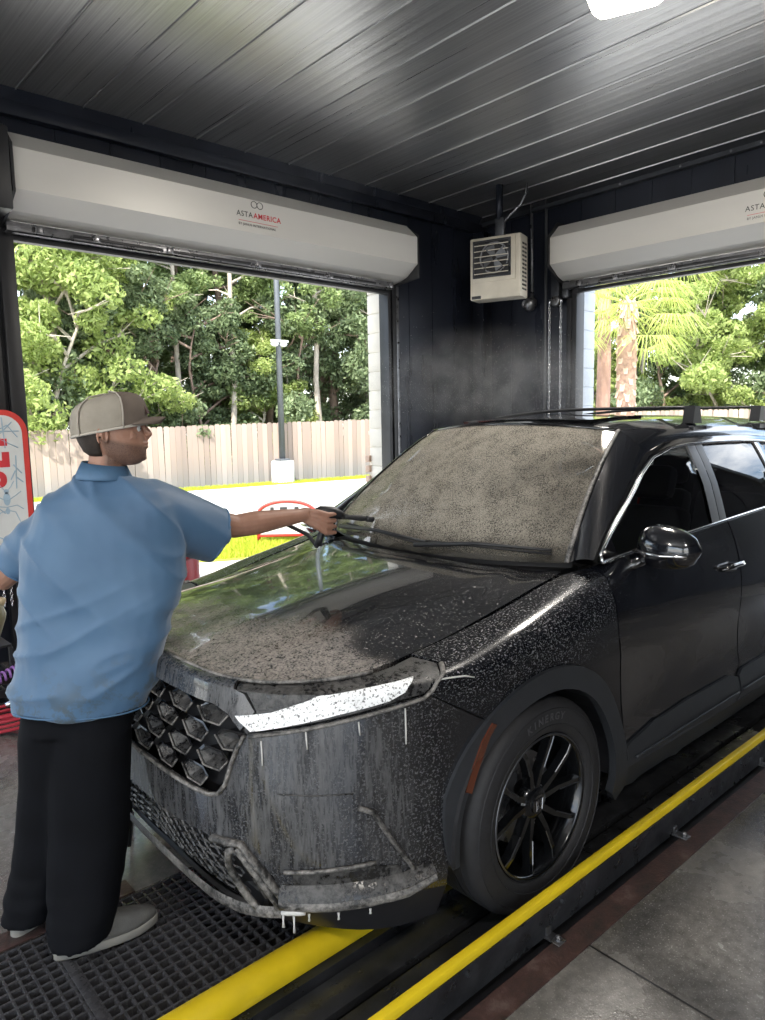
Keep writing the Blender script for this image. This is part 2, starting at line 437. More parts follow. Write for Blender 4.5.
# ---- roller shutters (rolled up): housing, end plates, bottom bar, lettering
def shutter(name, label, M4, length, group=None):
    """local frame: x along the opening from its left end, y towards the room, z up; wall plane at y=0"""
    root = empty(name, label, 'shutter'); root.matrix_world = M4
    prof = [(.03, 3.62), (.25, 3.62), (.40, 3.485), (.40, 3.225), (.25, 3.12), (.16, 3.09), (.03, 3.07)]
    h = MB(); R_ = Matrix(((0, 0, 1, 0), (1, 0, 0, 0), (0, 1, 0, 0), (0, 0, 0, 1)))
    h.prism(prof, .02, length - .02, R_); h.build('housing', M['shutter'], root)
    e = MB()
    pe = [(.03, 3.66), (.26, 3.66), (.42, 3.50), (.42, 3.20), (.26, 3.10), (.03, 3.0)]
    e.prism([(a, b) for a, b in pe if True], 0, .018, R_); e.build('end_plate', M['black'], root)
    e = MB(); pe2 = [(.03, 3.64), (.20, 3.64), (.41, 3.50), (.41, 3.09), (.03, 3.05)]
    e.prism(pe2, length - .018, length, R_); e.build('end_plate', M['black'], root)
    b = MB(); b.box(.02, .10, 3.00, length - .14, .17, 3.012, .002); b.box(.02, .155, 3.00, length - .14, .17, 3.07, .002); b.box(.02, .10, 3.055, length - .14, .165, 3.068, .002)
    b.build('bottom_bar', M['steel'], root, angle=30)
    d = MB(); d.box(.05, .02, 2.965, length - .12, .09, 3.0, .004); d.build('bottom_seal', M['black'], root, angle=30)
    for k, (a, c) in enumerate([(.18, .26), (.46, 1.15), (1.22, 1.95), (2.05, 2.75), (2.85, 3.4)]):
        q = MB(); q.box(a, .160, 3.022, c, .176, 3.045, .002); q.build('slot', M['black'], root, angle=30)
    for a in (.20, .60, 1.18, 2.0, 2.8, length - .2):
        q = MB(); q.box(a, .165, 3.012, a + .05, .185, 3.058, .004); q.build('bracket', M['steel'], root, angle=30)
    return root
def logo(root, cx, z0):
    y = .4015
    F = lambda ox, oz: frame_mat((ox, y, oz), (-1, 0, 0), (0, 0, 1)) if root.get('flip') else frame_mat((ox, y, oz), (1, 0, 0), (0, 0, 1))
    a = text_mesh('ASTA', .066, .0006, 'RIGHT', 1.15); put_mesh('lettering', a, F(cx, z0), M['ink'], root)
    a = text_mesh('AMERICA', .066, .0006, 'LEFT', 1.15, .001); put_mesh('lettering', a, F(cx + (-.005 if root.get('flip') else .005), z0), M['ink_red'], root)
    sgn = -1 if root.get('flip') else 1
    ln = MB(); ln.box(cx - .20, y, z0 - .047, cx + .22, y + .001, z0 - .043); ln.build('underline', M['ink_red'], root)
    a = text_mesh('BY JANUS INTERNATIONAL', .034, .0006, 'CENTER', 1.12); put_mesh('lettering', a, F(cx + .02 * sgn, z0 - .075), M['ink'], root)
    for k in (-1, 1):
        r = MB(); r.tube([(cx + k * .026 + .026 * math.cos(q * PI / 8), y + .001, z0 + .085 + .024 * math.sin(q * PI / 8)) for q in range(17)], .003, 6)
        r.build('emblem', M['ink'], root)
# left: x along +X, room towards -Y
ML = Matrix(((1, 0, 0, 1.62), (0, -1, 0, YL), (0, 0, 1, 0), (0, 0, 0, 1)))
sh1 = shutter('roller_shutter', 'rolled up off white shutter housing above the left doorway', ML, 3.78)
# mirrored frame needs lettering that reads from the room
def logo_world(root, org, right, z0, nrm):
    r = Vector(right); n = Vector(nrm)
    def put(me, off, dz, m):
        me.transform(frame_mat(Vector(org) + r * off + Vector((0, 0, z0 + dz)) + n * .0015, right, (0, 0, 1))); me.materials.append(m)
        me.transform(root.matrix_world.inverted()); link(bpy.data.objects.new('lettering', me), root)
    put(text_mesh('ASTA', .060, .0006, 'RIGHT', 1.1), -.045, 0, M['ink'])
    put(text_mesh('AMERICA', .060, .0006, 'LEFT', 1.1, .001), -.037, 0, M['ink_red'])
    put(text_mesh('BY JANUS INTERNATIONAL', .027, .0006, 'CENTER', 1.1), .0, -.078, M['ink'])
    b = MB()
    b.box(-.18, -.0015, -.001, .20, .0015, .001); me = b.build('tmp', None).data
    o = bpy.data.objects['tmp']; bpy.data.objects.remove(o); put(me, 0, -.05, M['ink_red'])
    for k in (-1, 1):
        r_ = MB(); r_.tube([(k * .028 + .028 * math.cos(q * PI / 8), .026 * math.sin(q * PI / 8), 0) for q in range(17)], .0028, 6)
        o = r_.build('tmp', None); me = o.data; bpy.data.objects.remove(o); me.name = 'emblem'; put(me, 0, .088, M['ink'])
logo_world(sh1, (3.50, YL - .40, 0), (1, 0, 0), 3.36, (0, -1, 0))
MR = Matrix(((0, -1, 0, XR), (-1, 0, 0, 4.40), (0, 0, 1, 0), (0, 0, 0, 1)))
sh2 = shutter('roller_shutter', 'rolled up off white shutter housing above the right doorway', MR, 4.02)
logo_world(sh2, (XR - .40, 2.29, 0), (0, -1, 0), 3.35, (-1, 0, 0))
# shutter motor gearbox with cable at the left end of the left housing
mo = empty('shutter_drive', 'black shutter drive box with ribbed hose left of the left shutter', 'motor', (1.50, 5.2, 3.1))
b = MB(); b.box(-.22, -.02, -.02, .12, .40, .50, .015); b.build('drive_box', M['black'], mo, angle=30)
b = MB()
pth = [(-.06, -.04, .42 - k * .03 if k < 30 else 0) for k in range(26)]
b.tube(pth, [.022 if k % 2 else .028 for k in range(26)], 8); b.build('ribbed_hose', M['black'], mo)

# ---- unit heater hanging in the corner
ht = empty('unit_heater', 'beige fan heater with round guard hanging in the far corner', 'heater', (6.0, 4.72, 3.2), 0)
ht.rotation_euler = (0, 0, math.radians(17))
b = MB(); b.box(0, -.27, -.31, .22, .27, .30, .015); b.build('casing', M['beige'], ht, angle=30)
b = MB(); b.box(-.012, -.22, -.14, .0, .23, .28, .004); b.build('front_panel', M['beige'], ht, angle=30)
b = MB()
b.box(-.03, -.16, -.10, -.012, .225, -.085); b.box(-.03, -.16, .25, -.012, .225, .265); b.box(-.03, -.175, -.10, -.012, -.155, .265); b.box(-.03, .21, -.10, -.012, .225, .265)
b.build('guard_frame', M['dark_steel'], ht)
b = MB(); b.box(-.0135, -.155, -.085, -.0125, .21, .25); b.build('fan_opening', M['black'], ht)
b = MB(); b.lathe([(.15, 0), (.155, .014), (.142, .018), (.138, 0)], 28, Matrix.Translation((-.020, -.005, .085)) @ Matrix.Rotation(-PI / 2, 4, 'Y'), closed=True); b.build('fan_ring', M['steel'], ht, smooth=True)
for k in range(4):
    b = MB(); q = k * PI / 2 + .5
    b.prism([(.02, -.02), (.12, -.06), (.13, .045), (.02, .02)], 0, .003, Matrix.Translation((-.030, -.005, .085)) @ Matrix.Rotation(-PI / 2, 4, 'Y') @ Matrix.Rotation(q, 4, 'Z') @ Matrix.Rotation(.35, 4, 'X'))
    b.build('fan_blade', M['conduit'], ht)
for k in range(6):
    b = MB(); z = -.065 + k * .055; b.box(-.040, -.155, z, -.036, .21, z + .008, M=None); b.build('louver', M['beige'], ht)
for k in range(12):
    for j in range(2):
        b = MB(); b.box(.05 + j * .07, -.2745, -.24 + k * .04, .10 + j * .07, -.270, -.222 + k * .04); b.build('side_slot', M['black'], ht)
b = MB(); b.box(-.004, .15, -.30, .0, .25, -.27); b.build('maker_plate', M['dark_steel'], ht)
b = MB(); b.box(.10, -.06, .30, .16, .04, .50, .01); b.build('bracket', M['dark_steel'], ht, angle=30)
b = MB(); b.tube([(.13, 0, .48), (.13, 0, .83)], .035, 12); b.build('hanger_pipe', M['wall'], ht, smooth=True)
b = MB(); b.tube([(.12, -.03, .42), (.13, -.12, .52), (.14, -.22, .60), (.15, -.27, .70), (.15, -.28, .80)], .012, 8); b.build('power_cable', M['steel'], ht, smooth=True)
# ---- pipes on the right wall and the hand chain
p1_ = empty('conduit_pipe', 'grey conduit ending in a round swivel fitting on the corner wall', 'pipe', (6.80, 4.83, 2.95))
b = MB(); b.tube([(0, 0, 0), (0, .02, 1.03)], .016, 10); b.build('pipe', M['steel'], p1_, smooth=True)
b = MB(); b.lathe([(.03, -.09), (.062, -.06), (.07, 0), (.05, .05), (.02, .06)], 16, Matrix.Rotation(.5, 4, 'X') @ Matrix.Translation((-.02, 0, -.02))); b.build('swivel', M['steel'], p1_, smooth=True)
b = MB(); b.lathe([(.045, 0), (.045, .05), (.03, .055), (.03, 0)], 14, Matrix.Translation((-.03, .04, -.03)) @ Matrix.Rotation(-PI / 2, 4, 'Y'), closed=True); b.build('nozzle', M['steel'], p1_, smooth=True)
b = MB(); b.tube([(6.80, 4.655, 0.3), (6.80, 4.66, 3.98)], .014, 10)
tag(b.build('standpipe', M['conduit'], smooth=True), 'thin grey standpipe running down the wall beside the hand chain', 'pipe')
ch = empty('hand_chain', 'steel hand chain hanging from a pulley bracket by the right shutter', 'chain', (6.76, 4.50, 2.9))
b = MB(); b.box(-.03, -.05, -.02, .06, .05, .30, .01); b.build('pulley_bracket', M['trim'], ch, angle=30)
b = MB(); b.box(-.05, -.17, .02, .05, -.10, .25, .008); b.build('bracket', M['dark_steel'], ch, angle=30)
b = MB(); b.lathe([(.03, -.02), (.055, -.02), (.04, 0), (.055, .02), (.03, .02)], 18, Matrix.Translation((-.03, -.02, .0)) @ Matrix.Rotation(PI / 2, 4, 'Y')); b.build('pulley', M['steel'], ch, smooth=True)
lk = MB(); lk.tube([(.012 * math.cos(q * PI / 5), 0, .018 * math.sin(q * PI / 5)) for q in range(11)], .0042, 5, cap=False)
lk0 = lk.build('link', M['chrome'], ch, smooth=True); lk0.location = (-.02, .065, -.03)
for side, y in ((0, .065), (1, -.075)):
    for k in range(70):
        if side == 0 and k == 0: continue
        o = lk0.copy(); link(o); o.parent = ch; o.location = (-.02, y + .002 * math.sin(k), -.03 - k * .026); o.rotation_euler = (0, 0, PI / 2 * (k % 2))
for y in (.065, -.075):
    b = MB(); b.tube([(-.02, y, -.03), (-.02, y, .03)], .016, 8); b.build('chain_guide', M['chrome'], ch, smooth=True)
# dark sensor box between shutter and chain
b = MB(); b.box(6.74, 4.60, 2.93, 6.84, 4.74, 3.0, .01)

# ---- ceiling light
lf = empty('ceiling_light', 'glowing square ceiling light fixture at the top edge', 'light', (3.88, 2.17, 4.0))
lf_light = bpy.data.lights.new('lamp', 'AREA'); lf_light.energy = 60; lf_light.size = .35; lf_light.color = (1, .94, .86)
llo = bpy.data.objects.new('lamp', lf_light); link(llo, lf); llo.location = (0, 0, -.125)
M['lens'] = mat('lit prismatic lens', (.9, .88, .8), .3, emit=((1, .93, .78), 6))
dome = MB()
n = 8
def sq_ring(h, z): return [(h * max(-1, min(1, 1.35 * math.cos(2 * PI * k / 32))), h * max(-1, min(1, 1.35 * math.sin(2 * PI * k / 32))), z) for k in range(32)]
dome.loft([sq_ring(.20, .02), sq_ring(.20, -.03), sq_ring(.16, -.075), sq_ring(.09, -.10), sq_ring(.02, -.105)]); dome.build('lens', M['lens'], lf, smooth=True)
dome = MB(); dome.loft([sq_ring(.215, .09), sq_ring(.22, .02), sq_ring(.20, .0)]); dome.build('light_base', M['beige'], lf)
for a in (-1, 1):
    b = MB(); b.box(a * .215 - .012, -.015, -.01, a * .215 + .012, .015, .03, .004); b.build('clip', M['chrome'], lf, angle=30)
lf.rotation_euler = (0, 0, math.radians(20))
for lx, ly, lb in ((.2, -1.9, 'unseen fill light behind the camera, added as a copied fixture'), (-2.6, 2.3, 'unseen fill light over the rear of the bay, added as a copied fixture')):  # unseen fixtures copied in to brighten the floor and bay
    c_ = copy_tree(lf); c_.location = (lx, ly, 3.98 + .022 * (2.3 - ly)); c_['label'] = lb

# ---- conveyor: rails, guide plates, track, red strip
def car_empty(name, label, cat, group=None):
    return empty(name, label, cat, (CO.x, CO.y, 0), CA, group)
X0, X1 = FX0, FX1
gd = car_empty('guide_rail', 'thin yellow guide rail on grey plate right of the driver side wheels', 'rail')
gd.location = gd.location + CN * -.016
b = MB(); b.box(X0, -.985, .105, X1, -.955, .14, .008); b.build('rail_cap', M['yellow'], gd, angle=30)
b = MB(); b.box(X0, -.985, .0, X1, -.972, .105, .001); b.build('guide_plate', M['dark_steel'], gd)
b = MB(); b.box(X0, -1.035, -.03, X1, -.985, -.015); b.build('channel', M['black'], gd)
for k in range(13):
    xx = -1.9 + .47 * k
    b = MB(); b.lathe([(.009, 0), (.009, .008), (.004, .01)], 6, Matrix.Translation((xx, -.985, .085)) @ Matrix.Rotation(PI / 2, 4, 'X')); b.build('bolt', M['dark_steel'], gd)
for k in range(6):
    xx = -.10 + .86 * k
    b = MB(); b.box(xx - .02, -1.045, 0, xx + .02, -.985, .008, .002); b.lathe([(.011, .008), (.011, .020), (.006, .025)], 6, Matrix.Translation((xx, -1.028, 0)))
    b.box(xx - .012, -.993, .0, xx + .012, -.985, .034, .002); b.build('anchor_foot', M['steel'], gd, angle=30)
lg = car_empty('guide_pipe', 'thick yellow guide pipe running from the pit edge under the bumper', 'rail')
b = MB(); b.tube([(X0, -.60, .075), (.12, -.60, .075), (.15, -.60, .02)], .048, 20); b.build('pipe', M['yellow'], lg, smooth=True)
b = MB(); b.box(X0, -.655, -.02, X1, -.60, .03); b.build('guide_plate', M['dark_steel'], lg)
tr = MB()
car_rect_slab(tr, X0, -.60, X1, -1.20, -.25, -.10)
struct(tr.build('floor_pit', M['black']))
tk = car_empty('conveyor_track', 'dark steel conveyor track plates under the driver side wheels', 'conveyor')
for (ya, yb) in ((-.772, -.66), (-.955, -.80)):
    xx = X0
    while xx < X1 - .01:
        b = MB(); b.box(xx + .003, ya, -.03, min(xx + 1.6, X1) - .003, yb, -.001, .003); b.build('track_plate', M['dark_steel'], tk, angle=30); xx += 1.6
b = MB(); b.box(X0, -.80, -.10, X1, -.772, -.05); b.build('chain_slot', M['black'], tk)
b = MB(); b.box(X0, -.66, -.10, X1, -.655, -.03); b.build('slot_edge', M['black'], tk)
b = MB(); b.lathe([(.03, 0), (.03, .004), (.018, .006), (.017, .002), (0, .002)], 16, Matrix.Translation((-.98, -.70, -.001))); b.build('bolt_washer', M['chrome'], tk, angle=30)
rs = MB(); car_rect_slab(rs, X0, -1.12, X1, -1.035, -.2, .004); 
tag(rs.build('floor_strip', M['red_strip']), kind='structure')
rs = MB(); car_rect_slab(rs, X0, -1.20, X1, -1.12, -.2, -.0005); tag(rs.build('floor_edge', M['floor']), kind='structure')
rs = MB(); car_rect_slab(rs, X0, .15, -1.0, .24, -.02, .0045); tag(rs.build('floor_strip', M['red_strip']), kind='structure')
# joint in the slab
for (a, bb, w_) in ((c2w(-.04, -1.12), c2w(-.05, -5.5), .007),):
    d = (bb - a).normalized(); nn = Vector((-d.y, d.x, 0)) * w_ / 2
    j = MB(); j.add([a - nn + Vector((0, 0, .0015)), a + nn + Vector((0, 0, .0015)), bb + nn + Vector((0, 0, .0015)), bb - nn + Vector((0, 0, .0015))], [(0, 1, 2, 3)])
    tag(j.build('floor_joint', M['black']), kind='structure')

# ---- pit grating: bearing bars and cross bars, each a bar
gt = car_empty('pit_grating', 'black square mesh floor grating under the man and the bumper', 'grating')
GX0, GX1, GY0, GY1 = -2.2, .6, -.55, .15
GP = .038
M['frp'] = mat('wet black grating', (.05, .05, .055), .28, 0, .25, 20, .2, 90, rvar=.12)
ny_ = int((GY1 - GY0) / GP); nx_ = int((GX1 - GX0) / GP)
b = MB(); b.box(GX0, -.0045, -.03, GX1, .0045, 0, .0015); g0 = b.build('bearing_bar', M['frp'], gt, angle=30)
for k in range(ny_ + 1):
    o = g0 if k == 0 else g0.copy()
    if k: link(o, gt)
    o.location = (0, GY0 + .005 + k * GP, 0)
b = MB(); b.box(-.0045, GY0, -.028, .0045, GY1, -.001, .0015); g1 = b.build('cross_bar', M['frp'], gt, angle=30)
for k in range(nx_ + 1):
    o = g1 if k == 0 else g1.copy()
    if k: link(o, gt)
    o.location = (GX0 + .005 + k * GP, 0, 0)
b = MB(); b.box(-1.315, GY0, -.03, -1.285, GY1, .0005, .002); b.build('seam_bar', M['frp'], gt, angle=30)
pf = MB()
car_rect_slab(pf, GX0 - 2.3, -.62, FX1, .15, -.9, -.85); car_rect_slab(pf, GX0 - 2.3, .15, FX1, .16, -.9, -.2); car_rect_slab(pf, GX0 - 2.3, -.62, FX1, -.60, -.9, -.1)
struct(pf.build('floor_pit', M['black']))
cv = MB(); car_rect_slab(cv, FX0, -.60, GX0, .15, -.03, -.002); car_rect_slab(cv, GX1, -.60, FX1, .15, -.03, -.002)
tag(cv.build('floor_cover', M['dark_steel']), kind='structure')

# ================================================================== OUTSIDE
# ---- picket fence
F0 = [(3.0, 17.8), (9.3, 16.9), (14.5, 16.1), (22.5, 14.9), (23.6, 2.0)]
fn = empty('wooden_fence', 'weathered wooden privacy fence in front of the trees', 'fence', (9.3, 16.9, 0))
pk = MB()
w_, h_ = .142, 1.78
pk.prism([(-w_ / 2, 0), (w_ / 2, 0), (w_ / 2, h_ - .035), (w_ / 2 - .03, h_), (-w_ / 2 + .03, h_), (-w_ / 2, h_ - .035)], -.009, .009, Matrix.Rotation(PI / 2, 4, 'X'))
pk0 = pk.build('picket', M['fence'], fn); first = True
rl = MB(); cnt = 0
for (ax, ay), (bx_, by_) in zip(F0, F0[1:]):
    a = Vector((ax - 9.3, ay - 16.9, 0)); c = Vector((bx_ - 9.3, by_ - 16.9, 0)); L = (c - a).length; d = (c - a) / L; ang = math.atan2(d.y, d.x)
    n = round(L / .149)
    for k in range(n):
        p = a + d * (k + .5) * L / n
        gx = p.x + 9.3
        if cnt >= 298: break
        o = pk0 if first else pk0.copy()
        if not first: link(o, fn)
        first = False; cnt += 1
        zz = -.16 + .22 * min(1, max(0, (gx - 7) / 14)) + random.uniform(-.012, .012)
        o.location = (p.x, p.y, zz); o.rotation_euler = (random.uniform(-.008, .008), random.uniform(-.006, .006), ang)
    for z in (.25, 1.0, 1.5):
        nn = Vector((-d.y, d.x, 0)) * .045
        rl.tube([a + nn + Vector((0, 0, z)), c + nn + Vector((0, 0, z))], .03, 4)
rl.build('rail', M['fence'], fn)
# grass strip: soil base and blades
rng = np.random.default_rng(5)
def grass(name, label, pts_fn, n, h=.09, w=.012):
    v = []; f = []
    for i in range(n):
        x, y = pts_fn(); q = rng.uniform(0, 2 * PI); hh = h * rng.uniform(.6, 1.4); dx, dy = math.cos(q) * w, math.sin(q) * w
        lx, ly = rng.uniform(-.4, .4, 2) * hh
        k = len(v); v += [(x - dx, y - dy, -.02), (x + dx, y + dy, -.02), (x + lx, y + ly, hh)]; f.append((k, k + 1, k + 2))
    return tag(mesh_obj(name, v, f, M['grass']), label, 'grass', kind='stuff')
def fence_y(x): return 16.9 - (x - 9.3) * .154
def strip():
    x = rng.uniform(5, 20); return x, fence_y(x) - rng.uniform(.05, 1.5)
grass('lawn', 'bright yellow green grass strip at the foot of the fence', strip, 42000, .10, .022)
M['turf'] = mat('turf base', (.36, .42, .05), .95, 0, .25, 3)
tb = MB(); tb.prism([(3, fence_y(3) - 1.55), (22, fence_y(22) - 1.55), (22, fence_y(22) + .1), (3, fence_y(3) + .1)], -.1, .0)
struct(tb.build('ground_turf', M['turf']))
kb = MB(); kb.prism([(3, fence_y(3) - 1.72), (22, fence_y(22) - 1.72), (22, fence_y(22) - 1.55), (3, fence_y(3) - 1.55)], -.1, .13)
tag(kb.build('kerb', M['concrete_white']), 'white concrete kerb along the grass strip', 'kerb')
def isl():
    while True:
        x, y = rng.uniform(4.1, 7.2), rng.uniform(7.6, 9.6)
        if ((x - 5.5) / 1.5) ** 2 + ((y - 8.6) / .9) ** 2 < 1: return x, y
grass('grass_island', 'small patch of bright grass round the red sign outside', isl, 16000, .07, .014)
ti = MB(); ti.prism([(5.5 + 1.55 * math.cos(q * PI / 12), 8.6 + .95 * math.sin(q * PI / 12)) for q in range(24)], -.05, .006); struct(ti.build('ground_turf', M['turf']))
# ---- lamp post
lp = empty('lamp_post', 'tall grey lamp post on a white round concrete base by the fence', 'lamp post', (11.45, 16.25, 0))
b = MB(); b.lathe([(.31, -.1), (.31, .62), (.29, .66), (0, .66)], 24); b.build('concrete_base', M['concrete_white'], lp, angle=40)
b = MB(); b.box(-.15, -.15, .66, .15, .15, .72, .01); b.build('base_plate', M['pole'], lp, angle=30)
b = MB(); b.tube([(0, 0, .7), (.01, 0, 9)], [.085, .065], 12); b.build('pole', M['pole'], lp, smooth=True)
b = MB(); b.box(-.7, -.2, 9.0, .7, .2, 9.12, .03); b.build('lamp_head', M['pole'], lp, angle=30)
for a in (-1, 1):
    b = MB(); b.lathe([(.02, .1), (.09, .05), (.11, 0), (.08, -.05), (.02, -.07)], 14, Matrix.Translation((a * .14 - .05, -.1, 3.75))); b.build('camera_dome', M['white'], lp, smooth=True)
b = MB(); b.box(-.30, -.14, 3.80, .24, -.06, 3.86, .01); b.build('camera_bar', M['white'], lp, angle=30)
# ---- round red sign in the grass island
sg = empty('arched_sign', 'arched red framed white sign on red legs outside, behind the outstretched arm', 'sign', (5.85, 8.25, 0))
sg.rotation_euler = (0, 0, math.radians(-43))
arc = [(.40 * math.cos(q * PI / 20), .42 + .18 * math.sin(q * PI / 20)) for q in range(21)]
b = MB(); b.tube([(.40, 0, .12)] + [(x, 0, z) for x, z in arc] + [(-.40, 0, .12), (.40, 0, .12)], .024, 8); b.build('arch_frame', M['red'], sg, smooth=True)
b = MB(); b.prism([(.39, .14)] + [(x * .97, z - .01) for x, z in arc] + [(-.39, .14)], -.006, .006, Matrix.Rotation(PI / 2, 4, 'X')); b.build('sign_face', M['white'], sg)
for k, (a, wd) in enumerate(((-.20, .05), (-.04, .10), (.14, .06))):
    b = MB(); b.box(a - wd / 2, -.016, .36, a + wd / 2, -.008, .52, .003); b.build('dark_mark', M['ink'], sg, angle=30)
for a in (-1, 1):
    b = MB(); b.tube([(a * .40, 0, 0), (a * .40, 0, .42)], .026, 8); b.build('leg', M['red'], sg, smooth=True)
b = MB(); b.box(5.95, 7.55, 0, 6.5, 8.0, .38, .02)
ub = tag(b.build('utility_box', mat('grey lilac utility box', (.30, .28, .31), .6), angle=30), 'low grey utility box on the ground behind the bonnet edge outside', 'box')
# ---- red drum
dr = empty('red_drum', 'dark red plastic drum half hidden behind the man and the bonnet', 'drum', (2.28, 4.75, -.035))
b = MB(); b.lathe([(.0, .035), (.25, .035), (.26, .06), (.26, .27), (.275, .29), (.26, .31), (.26, .52), (.275, .54), (.26, .56), (.26, .80), (.24, .835), (.0, .84)], 28); b.build('drum_body', M['dark_red'], dr, angle=35)
b = MB(); b.lathe([(.27, .80), (.282, .81), (.282, .85), (.2, .865), (0, .865)], 28); b.build('lid', M['dark_red'], dr, angle=35)

# ---- trees
def leaf_cloud(centers, radii, n, size, flat=.6, r_=None):
    r_ = r_ or rng
    c = np.asarray(centers); idx = r_.integers(0, len(c), n)
    d = r_.normal(size=(n, 3)); d /= np.linalg.norm(d, axis=1)[:, None]
    rad = np.asarray(radii)[idx][:, None] * (r_.uniform(.35, 1, (n, 1)) ** .6)
    p = c[idx] + d * rad * np.array([1, 1, flat])
    a = r_.normal(size=(n, 3)); a /= np.linalg.norm(a, axis=1)[:, None]
    b = np.cross(a, r_.normal(size=(n, 3))); b /= np.linalg.norm(b, axis=1)[:, None]
    s = size * r_.uniform(.6, 1.3, (n, 1)); nn = np.cross(a, b)
    V = np.empty((n, 4, 3)); V[:, 0] = p - a * s; V[:, 1] = p + b * s * .45 + nn * s * .2; V[:, 2] = p + a * s; V[:, 3] = p - b * s * .45 + nn * s * .2
    F = np.arange(n * 4).reshape(n, 4)
    return V.reshape(-1, 3), F
def np_mesh(name, V, F, m, parent):
    me = bpy.data.meshes.new(name); nf = len(F); k = F.shape[1]
    me.vertices.add(len(V)); me.vertices.foreach_set('co', V.astype(np.float32).ravel())
    me.loops.add(nf * k); me.loops.foreach_set('vertex_index', F.astype(np.int32).ravel())
    me.polygons.add(nf); me.polygons.foreach_set('loop_start', np.arange(0, nf * k, k, dtype=np.int32))
    me.update(calc_edges=True); me.materials.append(m)
    o = link(bpy.data.objects.new(name, me), parent); o['kind'] = 'stuff'; return o
def make_tree(kind, h, spread, leafm, barkm, seed, nleaf, size, trunk_r=.16, base=.25, loose=1.0):
    r_ = np.random.default_rng(seed); rr = random.Random(seed)
    root = empty(kind, None, 'tree')
    t = MB(); pts = []; x = y = 0
    for k in range(8):
        pts.append((x, y, h * k / 7.5)); x += rr.uniform(-.25, .25) * loose; y += rr.uniform(-.2, .2) * loose
    t.tube(pts, [trunk_r * (1 - .09 * k) for k in range(8)], 8); t.build('trunk', barkm, root, smooth=True)
    cs = []; rs_ = []; br = MB()
    nb = 16
    for k in range(nb):
        f = base + (1 - base) * (k + .5) / nb; i = min(6, int(f * 7)); p = Vector(pts[i]).lerp(Vector(pts[i + 1]), f * 7 - i)
        q = rr.uniform(0, 2 * PI); L = spread * (1.05 - .55 * f) * rr.uniform(.6, 1.15)
        e = p + Vector((math.cos(q) * L, math.sin(q) * L, L * rr.uniform(.15, .6)))
        m_ = p.lerp(e, .5) + Vector((rr.uniform(-.2, .2), rr.uniform(-.2, .2), rr.uniform(0, .25)))
        br.tube([p, m_, e], [.05, .035, .012], 5)
        for s_ in (.45, .7, 1.0):
            cc = p.lerp(e, s_) + Vector((rr.uniform(-.4, .4), rr.uniform(-.4, .4), rr.uniform(-.2, .5)))
            cs.append(tuple(cc)); rs_.append(rr.uniform(.45, .95) * spread * .32)
        for s_ in range(3):
            ee = e + Vector((rr.uniform(-.8, .8), rr.uniform(-.8, .8), rr.uniform(-.2, .7))); br.tube([m_.lerp(e, .6), ee], [.018, .006], 4)
    br.build('branches', barkm, root)['kind'] = 'stuff'
    cs.append(tuple(pts[-1])); rs_.append(spread * .35)
    V, F = leaf_cloud(cs, rs_, nleaf, size, .65, r_)
    np_mesh('foliage', V, F, leafm, root)
    return root
protos = {
 'a': make_tree('broadleaf_tree', 11, 2.6, M['leaf_light'], M['bark_pale'], 11, 22000, .095, .13, .12),
 'b': make_tree('broadleaf_tree', 13, 2.8, M['leaf_mid'], M['bark'], 12, 22000, .09, .17, .15),
 'c': make_tree('evergreen_tree', 12, 2.7, M['leaf_dark'], M['bark'], 13, 22000, .085, .19, .10),
 'd': make_tree('pine_tree', 14, 1.9, M['leaf_mid'], M['bark_pale'], 14, 9000, .08, .13, .45, .6),
 'e': make_tree('bushy_tree', 6, 2.2, M['leaf_light'], M['bark_pale'], 15, 16000, .08, .07, .02, 1.3),
 'f': make_tree('bushy_tree', 5.5, 2.3, M['leaf_dark'], M['bark'], 16, 16000, .08, .07, .02, 1.3),
}
GRP = {'a': 'light green broadleaf trees in the woods', 'b': 'mid green broadleaf trees in the woods', 'c': 'dark evergreen trees in the woods',
       'd': 'slim open pines in the woods', 'e': 'light green bushes behind the fence', 'f': 'dark green bushes behind the fence'}
LBL = {'a': 'light yellow green broadleaf tree with pale trunk behind the fence', 'b': 'mid green broadleaf tree with brown trunk behind the fence',
       'c': 'dark green evergreen tree in the woods behind the fence', 'd': 'slim pale trunked tree with sparse foliage behind the fence',
       'e': 'light green leafy bush just behind the fence', 'f': 'dark green leafy bush just behind the fence'}
